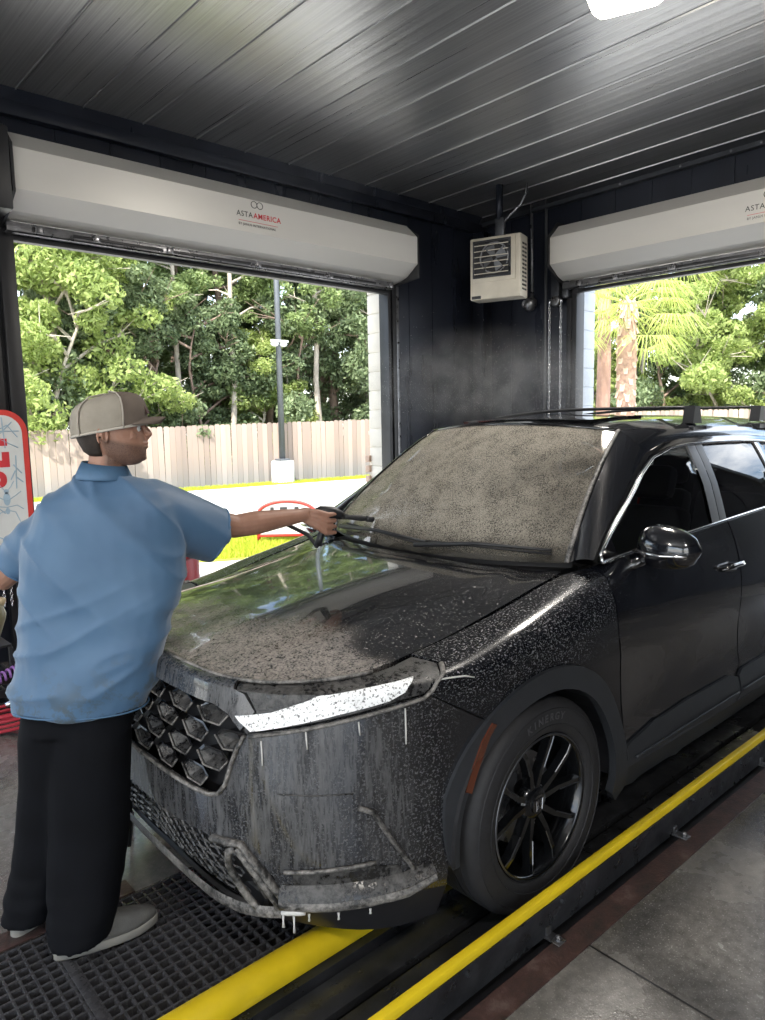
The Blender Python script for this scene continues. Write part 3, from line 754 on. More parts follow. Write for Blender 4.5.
spots = [  # kind, x, y, scale
 ('a', 6.6, 19.5, .95), ('a', 8.3, 20.5, .85), ('e', 6.9, 20.0, 1.0), ('b', 10.4, 21.5, .95), ('d', 9.3, 20.2, .85), ('d', 10.6, 20.0, .8), ('f', 9.2, 20.0, 1.0), ('e', 12.4, 19.8, .8), ('d', 7.6, 20.0, .8), ('d', 8.6, 20.4, .9), ('d', 12.0, 19.6, .8),
 ('c', 12.2, 21.0, .9), ('b', 14.0, 20.5, .9), ('c', 16.2, 19.8, .95), ('d', 14.8, 18.9, .85), ('f', 14.6, 19.4, 1.0), ('f', 11.2, 19.9, .9), ('e', 17.3, 19.0, .9), ('b', 18.4, 19.0, .9), ('d', 17.2, 18.7, .8),
 ('b', 5.2, 22.0, 1.0), ('c', 7.6, 24.0, 1.05), ('b', 10.0, 25.5, 1.1), ('c', 12.8, 25.0, 1.1), ('b', 15.4, 24.4, 1.1), ('c', 18.4, 23.5, 1.1), ('b', 21.0, 22.0, 1.1), ('f', 16.6, 18.4, 1.0), ('f', 7.9, 19.6, 1.0), ('f', 19.2, 17.6, 1.1),
 ('c', 9.0, 28.5, 1.2), ('c', 14.0, 28.5, 1.2), ('c', 19.0, 27.5, 1.2), ('b', 24.0, 25.0, 1.2), ('a', 3.6, 20.6, 1.0), ('c', 2.6, 23.5, 1.1),
 # behind the right doorway
 ('e', 25.6, 14.6, 1.1), ('f', 25.8, 12.4, 1.2), ('a', 26.8, 11.2, .85), ('b', 28.5, 15.4, .9), ('c', 28.6, 12.6, .95), ('d', 26.2, 13.6, .8), ('e', 26.0, 9.9, 1.2), ('a', 27.6, 8.8, .85), ('b', 29.5, 10.4, 1.0), ('c', 31.5, 16.5, 1.1),
 ('c', 32.5, 13.0, 1.2), ('b', 33.0, 9.0, 1.1), ('f', 26.3, 7.6, 1.2), ('b', 28.0, 6.0, 1.0), ('c', 32.0, 5.0, 1.1), ('b', 25.6, 18.0, 1.0), ('e', 24.6, 16.6, 1.0), ('c', 29.0, 20.0, 1.1),
 # woodland round the rest of the lot, seen in reflections
 ('b', -4, 22, 1.1), ('c', -9, 24, 1.2), ('a', -1.5, 20.5, 1.0)]
used = set(); placed = []
for i, (k, x, y, s_) in enumerate(spots):
    o = protos[k] if k not in used else copy_tree(protos[k]); used.add(k)
    o.location = (x, y, -.1); o.scale = (s_, s_, s_ * random.uniform(.94, 1.06)); o.rotation_euler = (0, 0, random.uniform(0, 6.28))
    o['label'] = LBL[k]; o['group'] = GRP[k]; placed.append((k, x, y, o))
ORD = ['first', 'second', 'third', 'fourth', 'fifth', 'sixth', 'seventh', 'eighth', 'ninth', 'tenth', 'eleventh', 'twelfth']
for side in ('left', 'right'):
    for k in protos:
        mem = []
        for kk, x, y, o in placed:
            a = math.atan2(x, y)              # bearing from the camera spot
            lo, hi = ((.05, .86) if side == 'left' else (.86, 1.45))
            if kk == k and lo <= a < hi: mem.append((a, o))
        for n_, (a, o) in enumerate(sorted(mem, key=lambda q: q[0])):
            o['label'] = LBL[k].replace(' behind the fence', '').replace(' yellow', '').replace('trunked ', '').replace(' with brown trunk', '').replace(' with pale trunk', '').replace(' in the woods', '').replace(' just', '') + ', %s from left through the %s doorway' % (ORD[n_], side)
for kk, x, y, o in placed:
    if 'doorway' not in o['label']: o['label'] = LBL[kk].replace(' just', '').replace(' yellow', '').replace(' with pale trunk', '').replace(' with brown trunk', '') + ', left of the left doorway'
# ---- palm
pm = empty('palm_tree', 'cabbage palm with criss cross boots outside the right doorway', 'tree', (14.0, 7.62, 0))
b = MB(); b.tube([(0, 0, -.1), (.03, 0, 1.5), (.0, 0, 3.0), (0, .0, 4.0)], [.22, .18, .20, .15], 14); b.build('trunk', M['palm_bark'], pm, smooth=True)
bt = MB(); bt.prism([(-.035, 0), (.035, 0), (.05, .12), (.105, .30), (.07, .33), (0, .15), (-.07, .33), (-.105, .30), (-.05, .12)], 0, .03, Matrix.Rotation(PI / 2, 4, 'X'))
b0 = bt.build('boot', M['boot'], pm); fst = True
for k in range(76):
    z = .55 + k * .043; q = k * 2.4
    rad = .20 - .01 * math.sin(z)
    o = b0 if fst else b0.copy()
    if not fst: link(o, pm)
    fst = False
    o.location = (rad * math.cos(q), rad * math.sin(q), z); o.rotation_euler = (-.34, 0, q + PI / 2)
fr = MB()
def frond(q, el, L):
    m_ = MB(); c, s_ = math.cos(q), math.sin(q)
    pts = [(c * L * .6 * t_, s_ * L * .6 * t_, L * .6 * (t_ * math.sin(el) - .25 * t_ * t_)) for t_ in (0, .33, .66, 1)]
    m_.tube(pts, [.02, .016, .012, .008], 5)
    o = Vector(pts[-1]); d0 = Vector((c, s_, -.1)).normalized(); sd = Vector((-s_, c, 0))
    for j in range(40):
        a = (j / 39 - .5) * 4.6; d = (d0 * math.cos(a) + sd * math.sin(a))
        ll = L * .55 * (1 - .25 * abs(a) / 2.2) * rng.uniform(.85, 1.1)
        w = Vector((0, 0, 1)).cross(d).normalized() * .013
        p1 = o + d * ll * .5 + Vector((0, 0, .02)); p2 = o + d * ll + Vector((0, 0, -.55 * ll * rng.uniform(.5, 1.1)))
        m_.add([o - w * .4, o + w * .4, p1 + w, p2, p1 - w], [(0, 1, 2, 4), (4, 2, 3)])
    return m_
for k in range(24):
    f_ = frond(k * 2.399, .9 - 1.5 * (k / 24), 1.5 + .3 * math.sin(k)).build('frond', M['leaf_palm'], pm, recalc=False); f_.location = (0, 0, 4.05 - .012 * k)
b = MB(); b.tube([(15.2, 8.85, -.1), (15.25, 8.85, 3), (15.2, 8.9, 9.5)], [.17, .15, .11], 10)
pn = empty('pine_tree', 'tall bare red brown pine trunk left of the palm', 'tree', (0, 0, 0)); b.build('trunk', mat('pine bark', (.36, .22, .17), .9, 0, .35, 6, .6, 20, (1, 1, .3)), pn, smooth=True)
V, F = leaf_cloud([(15.2 + rng.uniform(-1.5, 1.5), 8.9 + rng.uniform(-1.5, 1.5), 9 + rng.uniform(-.8, 1.5)) for _ in range(10)], [.8] * 10, 3000, .1); np_mesh('foliage', V, F, M['leaf_mid'], pn)
# ================================================================== THE CAR
# ---- body surfaces in the car frame: x back from the front axle, -y driver side, z up
def lerp_tab(tab, v):
    if v <= tab[0][0]: return tab[0][1]
    for (a, b), (c, d) in zip(tab, tab[1:]):
        if v <= c:
            f = (v - a) / (c - a)
            return b + (d - b) * f
    return tab[-1][1]
def smooth_tab(tab, v):
    n = len(tab)
    if v <= tab[0][0]: return tab[0][1]
    if v >= tab[-1][0]: return tab[-1][1]
    i = 0
    while v > tab[i + 1][0]: i += 1
    def m(k):
        if k <= 0: return (tab[1][1] - tab[0][1]) / (tab[1][0] - tab[0][0])
        if k >= n - 1: return (tab[-1][1] - tab[-2][1]) / (tab[-1][0] - tab[-2][0])
        return (tab[k + 1][1] - tab[k - 1][1]) / (tab[k + 1][0] - tab[k - 1][0])
    h = tab[i + 1][0] - tab[i][0]; f = (v - tab[i][0]) / h
    f2 = f * f; f3 = f2 * f
    return ((2 * f3 - 3 * f2 + 1) * tab[i][1] + (f3 - 2 * f2 + f) * h * m(i)
            + (-2 * f3 + 3 * f2) * tab[i + 1][1] + (f3 - f2) * h * m(i + 1))
def sstep(a, b, v):
    f = min(1, max(0, (v - a) / (b - a))); return f * f * (3 - 2 * f)
PLAN = [(-1.0, 0), (-.998, .22), (-.982, .42), (-.925, .58), (-.82, .70), (-.68, .79), (-.50, .855), (-.28, .90), (0, .922), (.5, .93),
        (1.0, .932), (1.5, .933), (2.0, .932), (2.5, .925), (3.0, .90), (3.35, .85), (3.55, .74), (3.64, .55), (3.67, .3), (3.68, 0)]
_acc = [0.0]
for _p, _q in zip(PLAN, PLAN[1:]):
    _acc.append(_acc[-1] + ((_q[0] - _p[0]) ** 2 + (_q[1] - _p[1]) ** 2) ** .5)
SX = [(s, p[0]) for s, p in zip(_acc, PLAN)]; SY = [(s, p[1]) for s, p in zip(_acc, PLAN)]
SMAX = _acc[-1]
T_FRONT = [(.15, .14), (.22, .07), (.30, .03), (.40, .005), (.50, 0), (.62, .0), (.74, .008), (.84, .015), (.92, .03)]
T_SIDE = [(.15, .09), (.22, .05), (.30, .02), (.36, .008), (.45, .012), (.58, .026), (.70, .022), (.80, .008), (.90, 0), (1.0, 0)]
Z_TOP = [(-1.1, .935), (-.8, .937), (-.4, .957), (0, 1.03), (.33, 1.10), (.6, 1.16), (1.3, 1.19), (3.0, 1.25), (3.5, 1.27)]
I_TOP = [(-1.1, .03), (-.8, .085), (-.6, .13), (-.4, .185), (0, .20), (.33, .185), (.6, .07), (1.3, .065), (3.0, .07), (3.7, .10)]
def S(s, t):
    sg = 1 if s >= 0 else -1; a = min(abs(s), SMAX)
    x = smooth_tab(SX, a); y = max(0, smooth_tab(SY, a))
    e = 1e-3
    dx = (smooth_tab(SX, min(a + e, SMAX)) - smooth_tab(SX, max(a - e, 0)))
    dy = (smooth_tab(SY, min(a + e, SMAX)) - smooth_tab(SY, max(a - e, 0)))
    L = (dx * dx + dy * dy) ** .5 or 1
    nx, ny = -dy / L, dx / L            # outward normal in plan (x,|y|)
    wf = sstep(-.55, -.95, x) if x < 0 else sstep(3.3, 3.6, x)
    ins = wf * smooth_tab(T_FRONT, t) + (1 - wf) * smooth_tab(T_SIDE, t) * (.35 + .65 * sstep(.1, .7, x))
    z = t
    if t > .92:
        w = (t - .92) / .28
        zt = smooth_tab(Z_TOP, x); it = smooth_tab(I_TOP, x)
        k = sstep(.3, .7, x); pe = 1 - .42 * sstep(-.45, -.05, x)
        z = .92 + (zt - .92) * ((1 - k) * math.sin(min(w, 1) * math.pi / 2) ** pe + k * w)
        ins += it * ((1 - k) * (1 - max(0, math.cos(min(w, 1) * math.pi / 2)) ** pe) + k * w * w)
    x -= nx * ins; y -= ny * ins
    return (x, -sg * y, z)
ZC = [(-1.03, .895), (-.97, .928), (-.9, .952), (-.8, .975), (-.5, 1.027), (0, 1.085), (.4, 1.118)]
ZK = [(-1.0, .015), (-.8, .035), (-.4, .072), (0, .055), (.35, .015)]
def Hd(x, y):                            # bonnet
    a = abs(y)
    z = smooth_tab(ZC, x) - smooth_tab(ZK, x) * (a / .75) ** 2
    z += .010 * (sstep(.62, .50, a) - 1) * sstep(-.9, -.5, x)
    return (x, y, z)
ZR = [(.85, 1.650), (1.1, 1.672), (1.5, 1.687), (2.0, 1.69), (2.6, 1.672), (3.1, 1.63), (3.5, 1.56)]
ZB = [(.2, 1.12), (.5, 1.15), (1.3, 1.19), (3.0, 1.25), (3.6, 1.27)]
YB = [(.2, .86), (.5, .862), (1.3, .868), (2.3, .86), (3.0, .83), (3.5, .76)]
YR = [(.5, .60), (.9, .635), (1.3, .66), (2.3, .655), (3.0, .63), (3.5, .56)]
def G(x, q):                             # greenhouse side and roof, q 0 belt .. 1 top of the side windows .. 2 roof centre
    zb = smooth_tab(ZB, x); zr = smooth_tab(ZR, max(x, .85)); yb = smooth_tab(YB, x); yr = smooth_tab(YR, x)
    cy = [(0, yb), (.5, (yb + yr) / 2 + .018), (1, yr), (1.25, yr - .055), (1.5, yr - .15), (2, 0)]
    cz = [(0, zb), (.5, (zb + zr - .115) / 2), (1, zr - .115), (1.25, zr - .055), (1.5, zr - .020), (2, zr)]
    return (x, -smooth_tab(cy, q), smooth_tab(cz, q))
def W(a, b):                             # windscreen, a -1 driver side .. 1, b 0 bottom .. 1 top
    bx, by, bz = .24 + .15 * a * a, .735 * a, 1.11 + .02 * a * a
    tx, ty, tz = .90 + .11 * a * a, .575 * a, 1.652 - .035 * a * a
    k = .035 * 4 * b * (1 - b)
    return (bx + (tx - bx) * b - k * .6, by + (ty - by) * b, bz + (tz - bz) * b + k * .75)
def film(nt, mask, pat):
    return mth(nt, 'MULTIPLY', mask, pat, clamp=True)
def m_paint(name, mode):
    """black metallic paint; mode picks where the dried soap and spray lie (positions on the car itself)"""
    m = bpy.data.materials.new(name); nt, p, o = nodes(m)
    v = coords(nt); xyz = N(nt, 'ShaderNodeSeparateXYZ'); nt.links.new(v, xyz.inputs[0]); X, Y, Z = xyz.outputs
    p.inputs['Coat Weight'].default_value = 1; p.inputs['Coat Roughness'].default_value = .03
    p.inputs['Metallic'].default_value = .0; p.inputs['Specular IOR Level'].default_value = .6
    flake = noise(nt, v, 900, 1)
    base = ramp(nt, flake, [(.3, (.0035, .004, .0055)), (.7, (.008, .009, .013))])
    big = noise(nt, v, 3.2, 4); fine = noise(nt, v, 150, 3, .65); mid = noise(nt, v, 34, 6, .75)
    xx = mth(nt, 'ADD', X, mth(nt, 'MULTIPLY', mth(nt, 'SUBTRACT', big, .5), .5))
    dots = ramp(nt, fine, [(.50, 0), (.60, 1)])
    if mode == 'hood':
        # heavy in the front third, fading back, sparse spray further on
        front = ramp(nt, mth(nt, 'ADD', xx, mth(nt, 'MULTIPLY', Y, .30)), [(0.0, 1), (1, 0)])
        mk = mth(nt, 'MULTIPLY', mth(nt, 'SUBTRACT', -.42, mth(nt, 'ADD', xx, mth(nt, 'MULTIPLY', mth(nt, 'ADD', Y, .55), .22))), 5, clamp=True)
        pat = ramp(nt, mth(nt, 'ADD', mth(nt, 'MULTIPLY', fine, .6), mth(nt, 'MULTIPLY', mid, .4)), [(.40, .06), (.58, 1)])
        sparse = mth(nt, 'MULTIPLY', ramp(nt, fine, [(.60, 0), (.68, 1)]), .30)
        f = mth(nt, 'MAXIMUM', mth(nt, 'MULTIPLY', mk, mth(nt, 'MULTIPLY', pat, .80)), mth(nt, 'MULTIPLY', sparse, mth(nt, 'MULTIPLY', mth(nt, 'SUBTRACT', .1, Y), 2.2, clamp=True)))
        col = (.40, .355, .32)
    elif mode == 'front':
        st = noise(nt, coords(nt, (38, 38, 5)), 1, 6, .7); st2 = noise(nt, coords(nt, (120, 120, 14)), 1, 3, .7)
        pat = ramp(nt, mth(nt, 'ADD', mth(nt, 'MULTIPLY', st, .6), mth(nt, 'MULTIPLY', st2, .4)), [(.42, .03), (.62, 1)])
        pat = mth(nt, 'MULTIPLY', pat, ramp(nt, noise(nt, coords(nt, (1, 1, .6)), 7, 5, .6), [(.35, .22), (.62, 1)]))
        gone = mth(nt, 'MULTIPLY', mth(nt, 'SUBTRACT', -.50, xx), 4.5, clamp=True)
        f = mth(nt, 'ADD', mth(nt, 'MULTIPLY', mth(nt, 'MULTIPLY', gone, pat), .66), mth(nt, 'MULTIPLY', gone, .04))
        f = mth(nt, 'MAXIMUM', f, mth(nt, 'MULTIPLY', mth(nt, 'MULTIPLY', ramp(nt, fine, [(.54, 0), (.62, 1)]), mth(nt, 'MULTIPLY', mth(nt, 'SUBTRACT', -.28, xx), 5, clamp=True)), .45))
        col = (.20, .20, .205)
    elif mode == 'fender':
        sc = ramp(nt, noise(nt, coords(nt, (140, 140, 210)), 1, 3, .7), [(.55, 0), (.63, 1)])
        up = mth(nt, 'MULTIPLY', mth(nt, 'SUBTRACT', Z, .74), 5, clamp=True); fade = mth(nt, 'MULTIPLY', mth(nt, 'SUBTRACT', .55, xx), 1.8, clamp=True)
        f = mth(nt, 'MULTIPLY', mth(nt, 'MULTIPLY', sc, .55), mth(nt, 'MULTIPLY', up, fade)); col = (.36, .36, .37); p.inputs['Coat Roughness'].default_value = .12
    else:
        sc = ramp(nt, fine, [(.66, 0), (.72, 1)])
        f = mth(nt, 'MULTIPLY', mth(nt, 'MULTIPLY', sc, .22), mth(nt, 'MULTIPLY', mth(nt, 'SUBTRACT', 1.1, xx), 1.5, clamp=True)); col = (.3, .3, .31)
    f = mth(nt, 'MULTIPLY', f, 1.0, clamp=True)
    nt.links.new(mix(nt, f, base, col), p.inputs['Base Color'])
    nt.links.new(mth(nt, 'ADD', mth(nt, 'MULTIPLY', f, .6), .16), p.inputs['Roughness'])
    nt.links.new(mth(nt, 'SUBTRACT', .55 if mode == 'fender' else 1, mth(nt, 'MULTIPLY', f, 1.3), clamp=True), p.inputs['Coat Weight'])
    if mode == 'fender': p.inputs['Specular IOR Level'].default_value = .25
    nt.links.new(bump(nt, f, .35, .003), p.inputs['Normal'])
    return m
M['p_hood'] = m_paint('black paint with soap film bonnet', 'hood'); M['p_front'] = m_paint('black paint with soap streaks', 'front')
M['p_fender'] = m_paint('black paint with spray specks', 'fender'); M['paint'] = m_paint('black gloss paint', 'body')
def m_trimfilm(name, c0, c1, rough, lo=.45, hi=.6, amt=.7):
    m = bpy.data.materials.new(name); nt, p, o = nodes(m)
    v = coords(nt); f = ramp(nt, mth(nt, 'ADD', mth(nt, 'MULTIPLY', noise(nt, v, 60, 5, .75), .6), mth(nt, 'MULTIPLY', noise(nt, v, 9, 3), .4)), [(lo, 0), (hi, 1)])
    f = mth(nt, 'MULTIPLY', f, amt)
    nt.links.new(mix(nt, f, c0, c1), p.inputs['Base Color']); nt.links.new(mth(nt, 'ADD', mth(nt, 'MULTIPLY', f, .4), rough), p.inputs['Roughness'])
    nt.links.new(bump(nt, f, .4, .004), p.inputs['Normal']); return m
M['soapy_black'] = m_trimfilm('black plastic with soap film', (.008, .008, .009), (.16, .155, .15), .25, amt=.55)
M['soapy_edge'] = m_trimfilm('plastic ledge under thick soap', (.02, .02, .02), (.34, .32, .30), .35, .42, .62, .85)
M['cladding'] = mat('grey black body cladding', (.020, .022, .026), .50, 0, .12, 20, .15, 200)
M['gloss_black'] = mat('gloss black trim', (.006, .006, .007), .12, 0, .2, coat=1)
def m_glass(name, tint, film_amt=0, rough=0.0):
    m = bpy.data.materials.new(name); nt, p, o = nodes(m)
    gl = N(nt, 'ShaderNodeBsdfGlossy'); gl.inputs['Roughness'].default_value = .02; gl.inputs['Color'].default_value = (1, 1, 1, 1)
    tr = N(nt, 'ShaderNodeBsdfTransparent'); tr.inputs['Color'].default_value = (*tint, 1)
    fr = N(nt, 'ShaderNodeFresnel'); fr.inputs['IOR'].default_value = 1.65
    ms = N(nt, 'ShaderNodeMixShader'); nt.links.new(fr.outputs[0], ms.inputs[0]); nt.links.new(tr.outputs[0], ms.inputs[1]); nt.links.new(gl.outputs[0], ms.inputs[2])
    last = ms.outputs[0]
    if film_amt:
        v = coords(nt); d = N(nt, 'ShaderNodeBsdfDiffuse'); d.inputs['Color'].default_value = (.46, .42, .355, 1)
        t2 = N(nt, 'ShaderNodeBsdfTranslucent'); t2.inputs['Color'].default_value = (.34, .32, .27, 1)
        ad = N(nt, 'ShaderNodeMixShader'); ad.inputs[0].default_value = .35; nt.links.new(d.outputs[0], ad.inputs[1]); nt.links.new(t2.outputs[0], ad.inputs[2])
        xyz = N(nt, 'ShaderNodeSeparateXYZ'); nt.links.new(v, xyz.inputs[0]); X, Y, Z = xyz.outputs
        pat = ramp(nt, mth(nt, 'ADD', mth(nt, 'MULTIPLY', noise(nt, v, 190, 2, .7), .75), mth(nt, 'MULTIPLY', noise(nt, v, 12, 4), .25)), [(.38, .16), (.55, 1)])
        b = noise(nt, v, 2.6, 4)
        mk = mth(nt, 'MULTIPLY', mth(nt, 'ADD', mth(nt, 'ADD', mth(nt, 'MULTIPLY', Y, .60), mth(nt, 'MULTIPLY', mth(nt, 'SUBTRACT', b, .5), 1.3)), .80), 1.5, clamp=True)
        low = mth(nt, 'MULTIPLY', mth(nt, 'SUBTRACT', Z, 1.10), 9, clamp=True)
        mk2 = mth(nt, 'MAXIMUM', mth(nt, 'MULTIPLY', mk, low), .10)
        f = mth(nt, 'MULTIPLY', mth(nt, 'MULTIPLY', pat, mk2), film_amt, clamp=True)
        m2 = N(nt, 'ShaderNodeMixShader'); nt.links.new(f, m2.inputs[0]); nt.links.new(last, m2.inputs[1]); nt.links.new(ad.outputs[0], m2.inputs[2]); last = m2.outputs[0]
    nt.links.new(last, o.inputs['Surface']); return m
M['windscreen'] = m_glass('wet soapy windscreen glass', (.36, .38, .37), .95)
M['side_glass'] = m_glass('front side glass', (.42, .46, .45)); M['dark_glass'] = m_glass('privacy tinted glass', (.10, .11, .12))
M['pillar'] = mat('satin pillar film', (.10, .105, .115), .32, 0, .1, spec=.6)
M['interior'] = mat('black interior', (.02, .02, .022), .7, 0, .2)
M['machined'] = mat('machined dark edge', (.16, .165, .18), .3, .9, .1)
M['rim'] = mat('gloss black alloy', (.010, .011, .013), .18, .5, .2, coat=.6)
M['amber'] = mat('amber side marker', (.085, .022, .009), .25, 0, .1, coat=1)
def m_lamp():
    m = bpy.data.materials.new('lit white lamp behind spotted lens'); nt, p, o = nodes(m)
    v = coords(nt); f = ramp(nt, noise(nt, v, 95, 3, .75), [(.385, 0), (.46, 1)])
    g = noise(nt, v, 12, 3)
    nt.links.new(mix(nt, f, (.12, .12, .12), (.75, .75, .75)), p.inputs['Base Color']); p.inputs['Roughness'].default_value = .25
    p.inputs['Emission Color'].default_value = (.93, .97, 1, 1)
    nt.links.new(mth(nt, 'MULTIPLY', f, mth(nt, 'ADD', mth(nt, 'MULTIPLY', g, .55), -.10)), p.inputs['Emission Strength']); return m
M['lamp_lit'] = m_lamp()
M['foam'] = mat('dripping soap foam', (.60, .59, .57), .6, 0, .1, 20, .4, 80)

car = empty('car', 'black compact SUV covered in soap film and spray being washed', 'car', (CO.x, CO.y, 0), CA)

def resample(poly, step, closed=True):
    out = []; n = len(poly)
    for i in range(n if closed else n - 1):
        a = poly[i]; b = poly[(i + 1) % n]; L = math.hypot(b[0] - a[0], b[1] - a[1]); k = max(1, int(L / step))
        for j in range(k): out.append((a[0] + (b[0] - a[0]) * j / k, a[1] + (b[1] - a[1]) * j / k))
    if not closed: out.append(tuple(poly[-1]))
    return out
def inset(poly, d):
    n = len(poly); A = sum(poly[i][0] * poly[(i + 1) % n][1] - poly[(i + 1) % n][0] * poly[i][1] for i in range(n)); sg = 1 if A > 0 else -1
    out = []
    for i in range(n):
        a, b, c = poly[i - 1], poly[i], poly[(i + 1) % n]
        n1 = Vector((-(b[1] - a[1]), b[0] - a[0])); n2 = Vector((-(c[1] - b[1]), c[0] - b[0]))
        if n1.length < 1e-9 or n2.length < 1e-9: out.append(b); continue
        q = (n1.normalized() + n2.normalized()); q = q.normalized() if q.length > .2 else n1.normalized()
        out.append((b[0] + sg * q.x * d, b[1] + sg * q.y * d))
    return out
def in_poly(p, poly):
    r = False; n = len(poly)
    for i in range(n):
        a, b = poly[i], poly[(i + 1) % n]
        if (a[1] > p[1]) != (b[1] > p[1]) and p[0] < (b[0] - a[0]) * (p[1] - a[1]) / (b[1] - a[1]) + a[0]: r = not r
    return r
def patch(name, fn, poly, m, parent, step=.04, off=0.0, lip=.014, gap=.002, centre=(1.2, 0, .6), holes=(), post=None, mirror=False, angle=35):
    poly = resample(inset(poly, gap) if gap else poly, step)
    hs = [resample(h, step) for h in holes]
    xs = [p[0] for p in poly]; ys = [p[1] for p in poly]
    pts = [Vector(p) for p in poly]; edges = [(i, (i + 1) % len(poly)) for i in range(len(poly))]; n0 = len(pts)
    hidx = []
    for h in hs:
        k = len(pts); pts += [Vector(p) for p in h]; edges += [(k + i, k + (i + 1) % len(h)) for i in range(len(h))]; hidx.append((k, len(h)))
    allb = [tuple(p) for p in pts]
    x = min(xs) + step
    while x < max(xs):
        y = min(ys) + step
        while y < max(ys):
            if in_poly((x, y), poly) and not any(in_poly((x, y), h) for h in hs) and min((x - q[0]) ** 2 + (y - q[1]) ** 2 for q in allb) > (step * .45) ** 2: pts.append(Vector((x, y)))
            y += step
        x += step
    vo, _, fo, *_r = delaunay_2d_cdt(pts, edges, [], 0, 1e-6)
    fs = []
    for f in fo:
        c = (sum(vo[i].x for i in f) / 3, sum(vo[i].y for i in f) / 3)
        if in_poly(c, poly) and not any(in_poly(c, h) for h in hs): fs.append(tuple(f))
    V = [Vector(fn(v.x, v.y)) for v in vo]
    if post: V = post(V)
    bm = bmesh.new(); bv = [bm.verts.new(v) for v in V]
    for f in fs:
        try: bm.faces.new([bv[i] for i in f])
        except ValueError: pass
    for v in [v for v in bm.verts if not v.link_faces]: bm.verts.remove(v)
    bmesh.ops.recalc_face_normals(bm, faces=bm.faces)
    bm.normal_update()
    C = Vector(centre); s_ = sum((f.calc_center_median() - C).dot(f.normal) * f.calc_area() for f in bm.faces)
    if s_ < 0: bmesh.ops.reverse_faces(bm, faces=bm.faces)
    bm.normal_update(); nr = {v: v.normal.copy() for v in bm.verts}
    if off:
        for v in bm.verts: v.co += nr[v] * off
    if lip:
        be = [e for e in bm.edges if e.is_boundary]
        r = bmesh.ops.extrude_edge_only(bm, edges=be)
        for v in [g for g in r['geom'] if isinstance(g, bmesh.types.BMVert)]:
            src = [e.other_vert(v) for e in v.link_edges if e.other_vert(v) in nr]
            if src: v.co = src[0].co - nr[src[0]] * lip
    bmesh.ops.recalc_face_normals(bm, faces=bm.faces); bm.normal_update()
    s_ = sum((f.calc_center_median() - C).dot(f.normal) * f.calc_area() for f in bm.faces)
    if s_ < 0: bmesh.ops.reverse_faces(bm, faces=bm.faces)
    def mk(flip):
        b2 = bm.copy()
        if flip:
            for v in b2.verts: v.co.y = -v.co.y
            bmesh.ops.reverse_faces(b2, faces=b2.faces)
        me = bpy.data.meshes.new(name); b2.to_mesh(me); b2.free(); me.materials.append(m)
        me.polygons.foreach_set('use_smooth', [True] * len(me.polygons)); me.set_sharp_from_angle(angle=math.radians(angle))
        return link(bpy.data.objects.new(name, me), parent)
    o = mk(False); o2 = mk(True) if mirror else None
    bm.free()
    return (o, o2) if mirror else o
def strip(name, A, B, m, parent, bulge=0, n=4, lip=0, centre=(1.2, 0, .6), mirror=False, across=4):
    """surface ruled between two 3-D polylines of equal length"""
    outs = []
    for fl in ([False, True] if mirror else [False]):
        V = []; k = len(A); C = Vector(centre)
        for i in range(k):
            a, b = Vector(A[i]), Vector(B[i])
            mid = (a + b) / 2; t = Vector(A[min(i + 1, k - 1)]) - Vector(A[max(i - 1, 0)]); nn = t.cross(b - a)
            nn = nn.normalized() if nn.length > 1e-9 else Vector((0, 0, 1))
            if nn.dot(mid - C) < 0: nn = -nn
            for j in range(across + 1):
                f = j / across; V.append(a.lerp(b, f) + nn * bulge * 4 * f * (1 - f))
        F = [(i * (across + 1) + j, i * (across + 1) + j + 1, (i + 1) * (across + 1) + j + 1, (i + 1) * (across + 1) + j) for i in range(k - 1) for j in range(across)]
        if fl: V = [Vector((v.x, -v.y, v.z)) for v in V]; C = Vector((C.x, -C.y, C.z))
        o = mesh_obj(name, V, F, m, parent, smooth=True)
        bm = bmesh.new(); bm.from_mesh(o.data); bm.normal_update()
        if sum((f.calc_center_median() - C).dot(f.normal) * f.calc_area() for f in bm.faces) < 0: bmesh.ops.reverse_faces(bm, faces=bm.faces)
        bm.to_mesh(o.data); bm.free(); outs.append(o)
    return outs
def on(fn, pts, off=0.0, step=.03, closed=False):
    """polyline on a surface, lifted off along the normal"""
    P = []
    for a, b in resample(pts, step, closed):
        p = Vector(fn(a, b)); e = 2e-3
        n = (Vector(fn(a + e, b)) - Vector(fn(a - e, b))).cross(Vector(fn(a, b + e)) - Vector(fn(a, b - e))).normalized()
        if n.dot(p - Vector((1.2, 0, .6))) < 0: n = -n
        P.append(p + n * off)
    return P
def trimtube(name, fn, pts, r, off, m, parent, mirror=False, n=6, sy=1.0):
    P = on(fn, pts, off)
    for s_ in ((1, -1) if mirror else (1,)):
        b = MB(); b.tube([(p.x, p.y * s_, p.z) for p in P], r, n, sy=sy); b.build(name, m, parent, smooth=True)
def circ(cx, cy, r, a0, a1, n=20): return [(cx + r * math.cos(math.radians(a0 + (a1 - a0) * k / n)), cy + r * math.sin(math.radians(a0 + (a1 - a0) * k / n))) for k in range(n + 1)]
AF = (1.622, .37); AR = (4.316, .37)       # wheel centres in surface coordinates

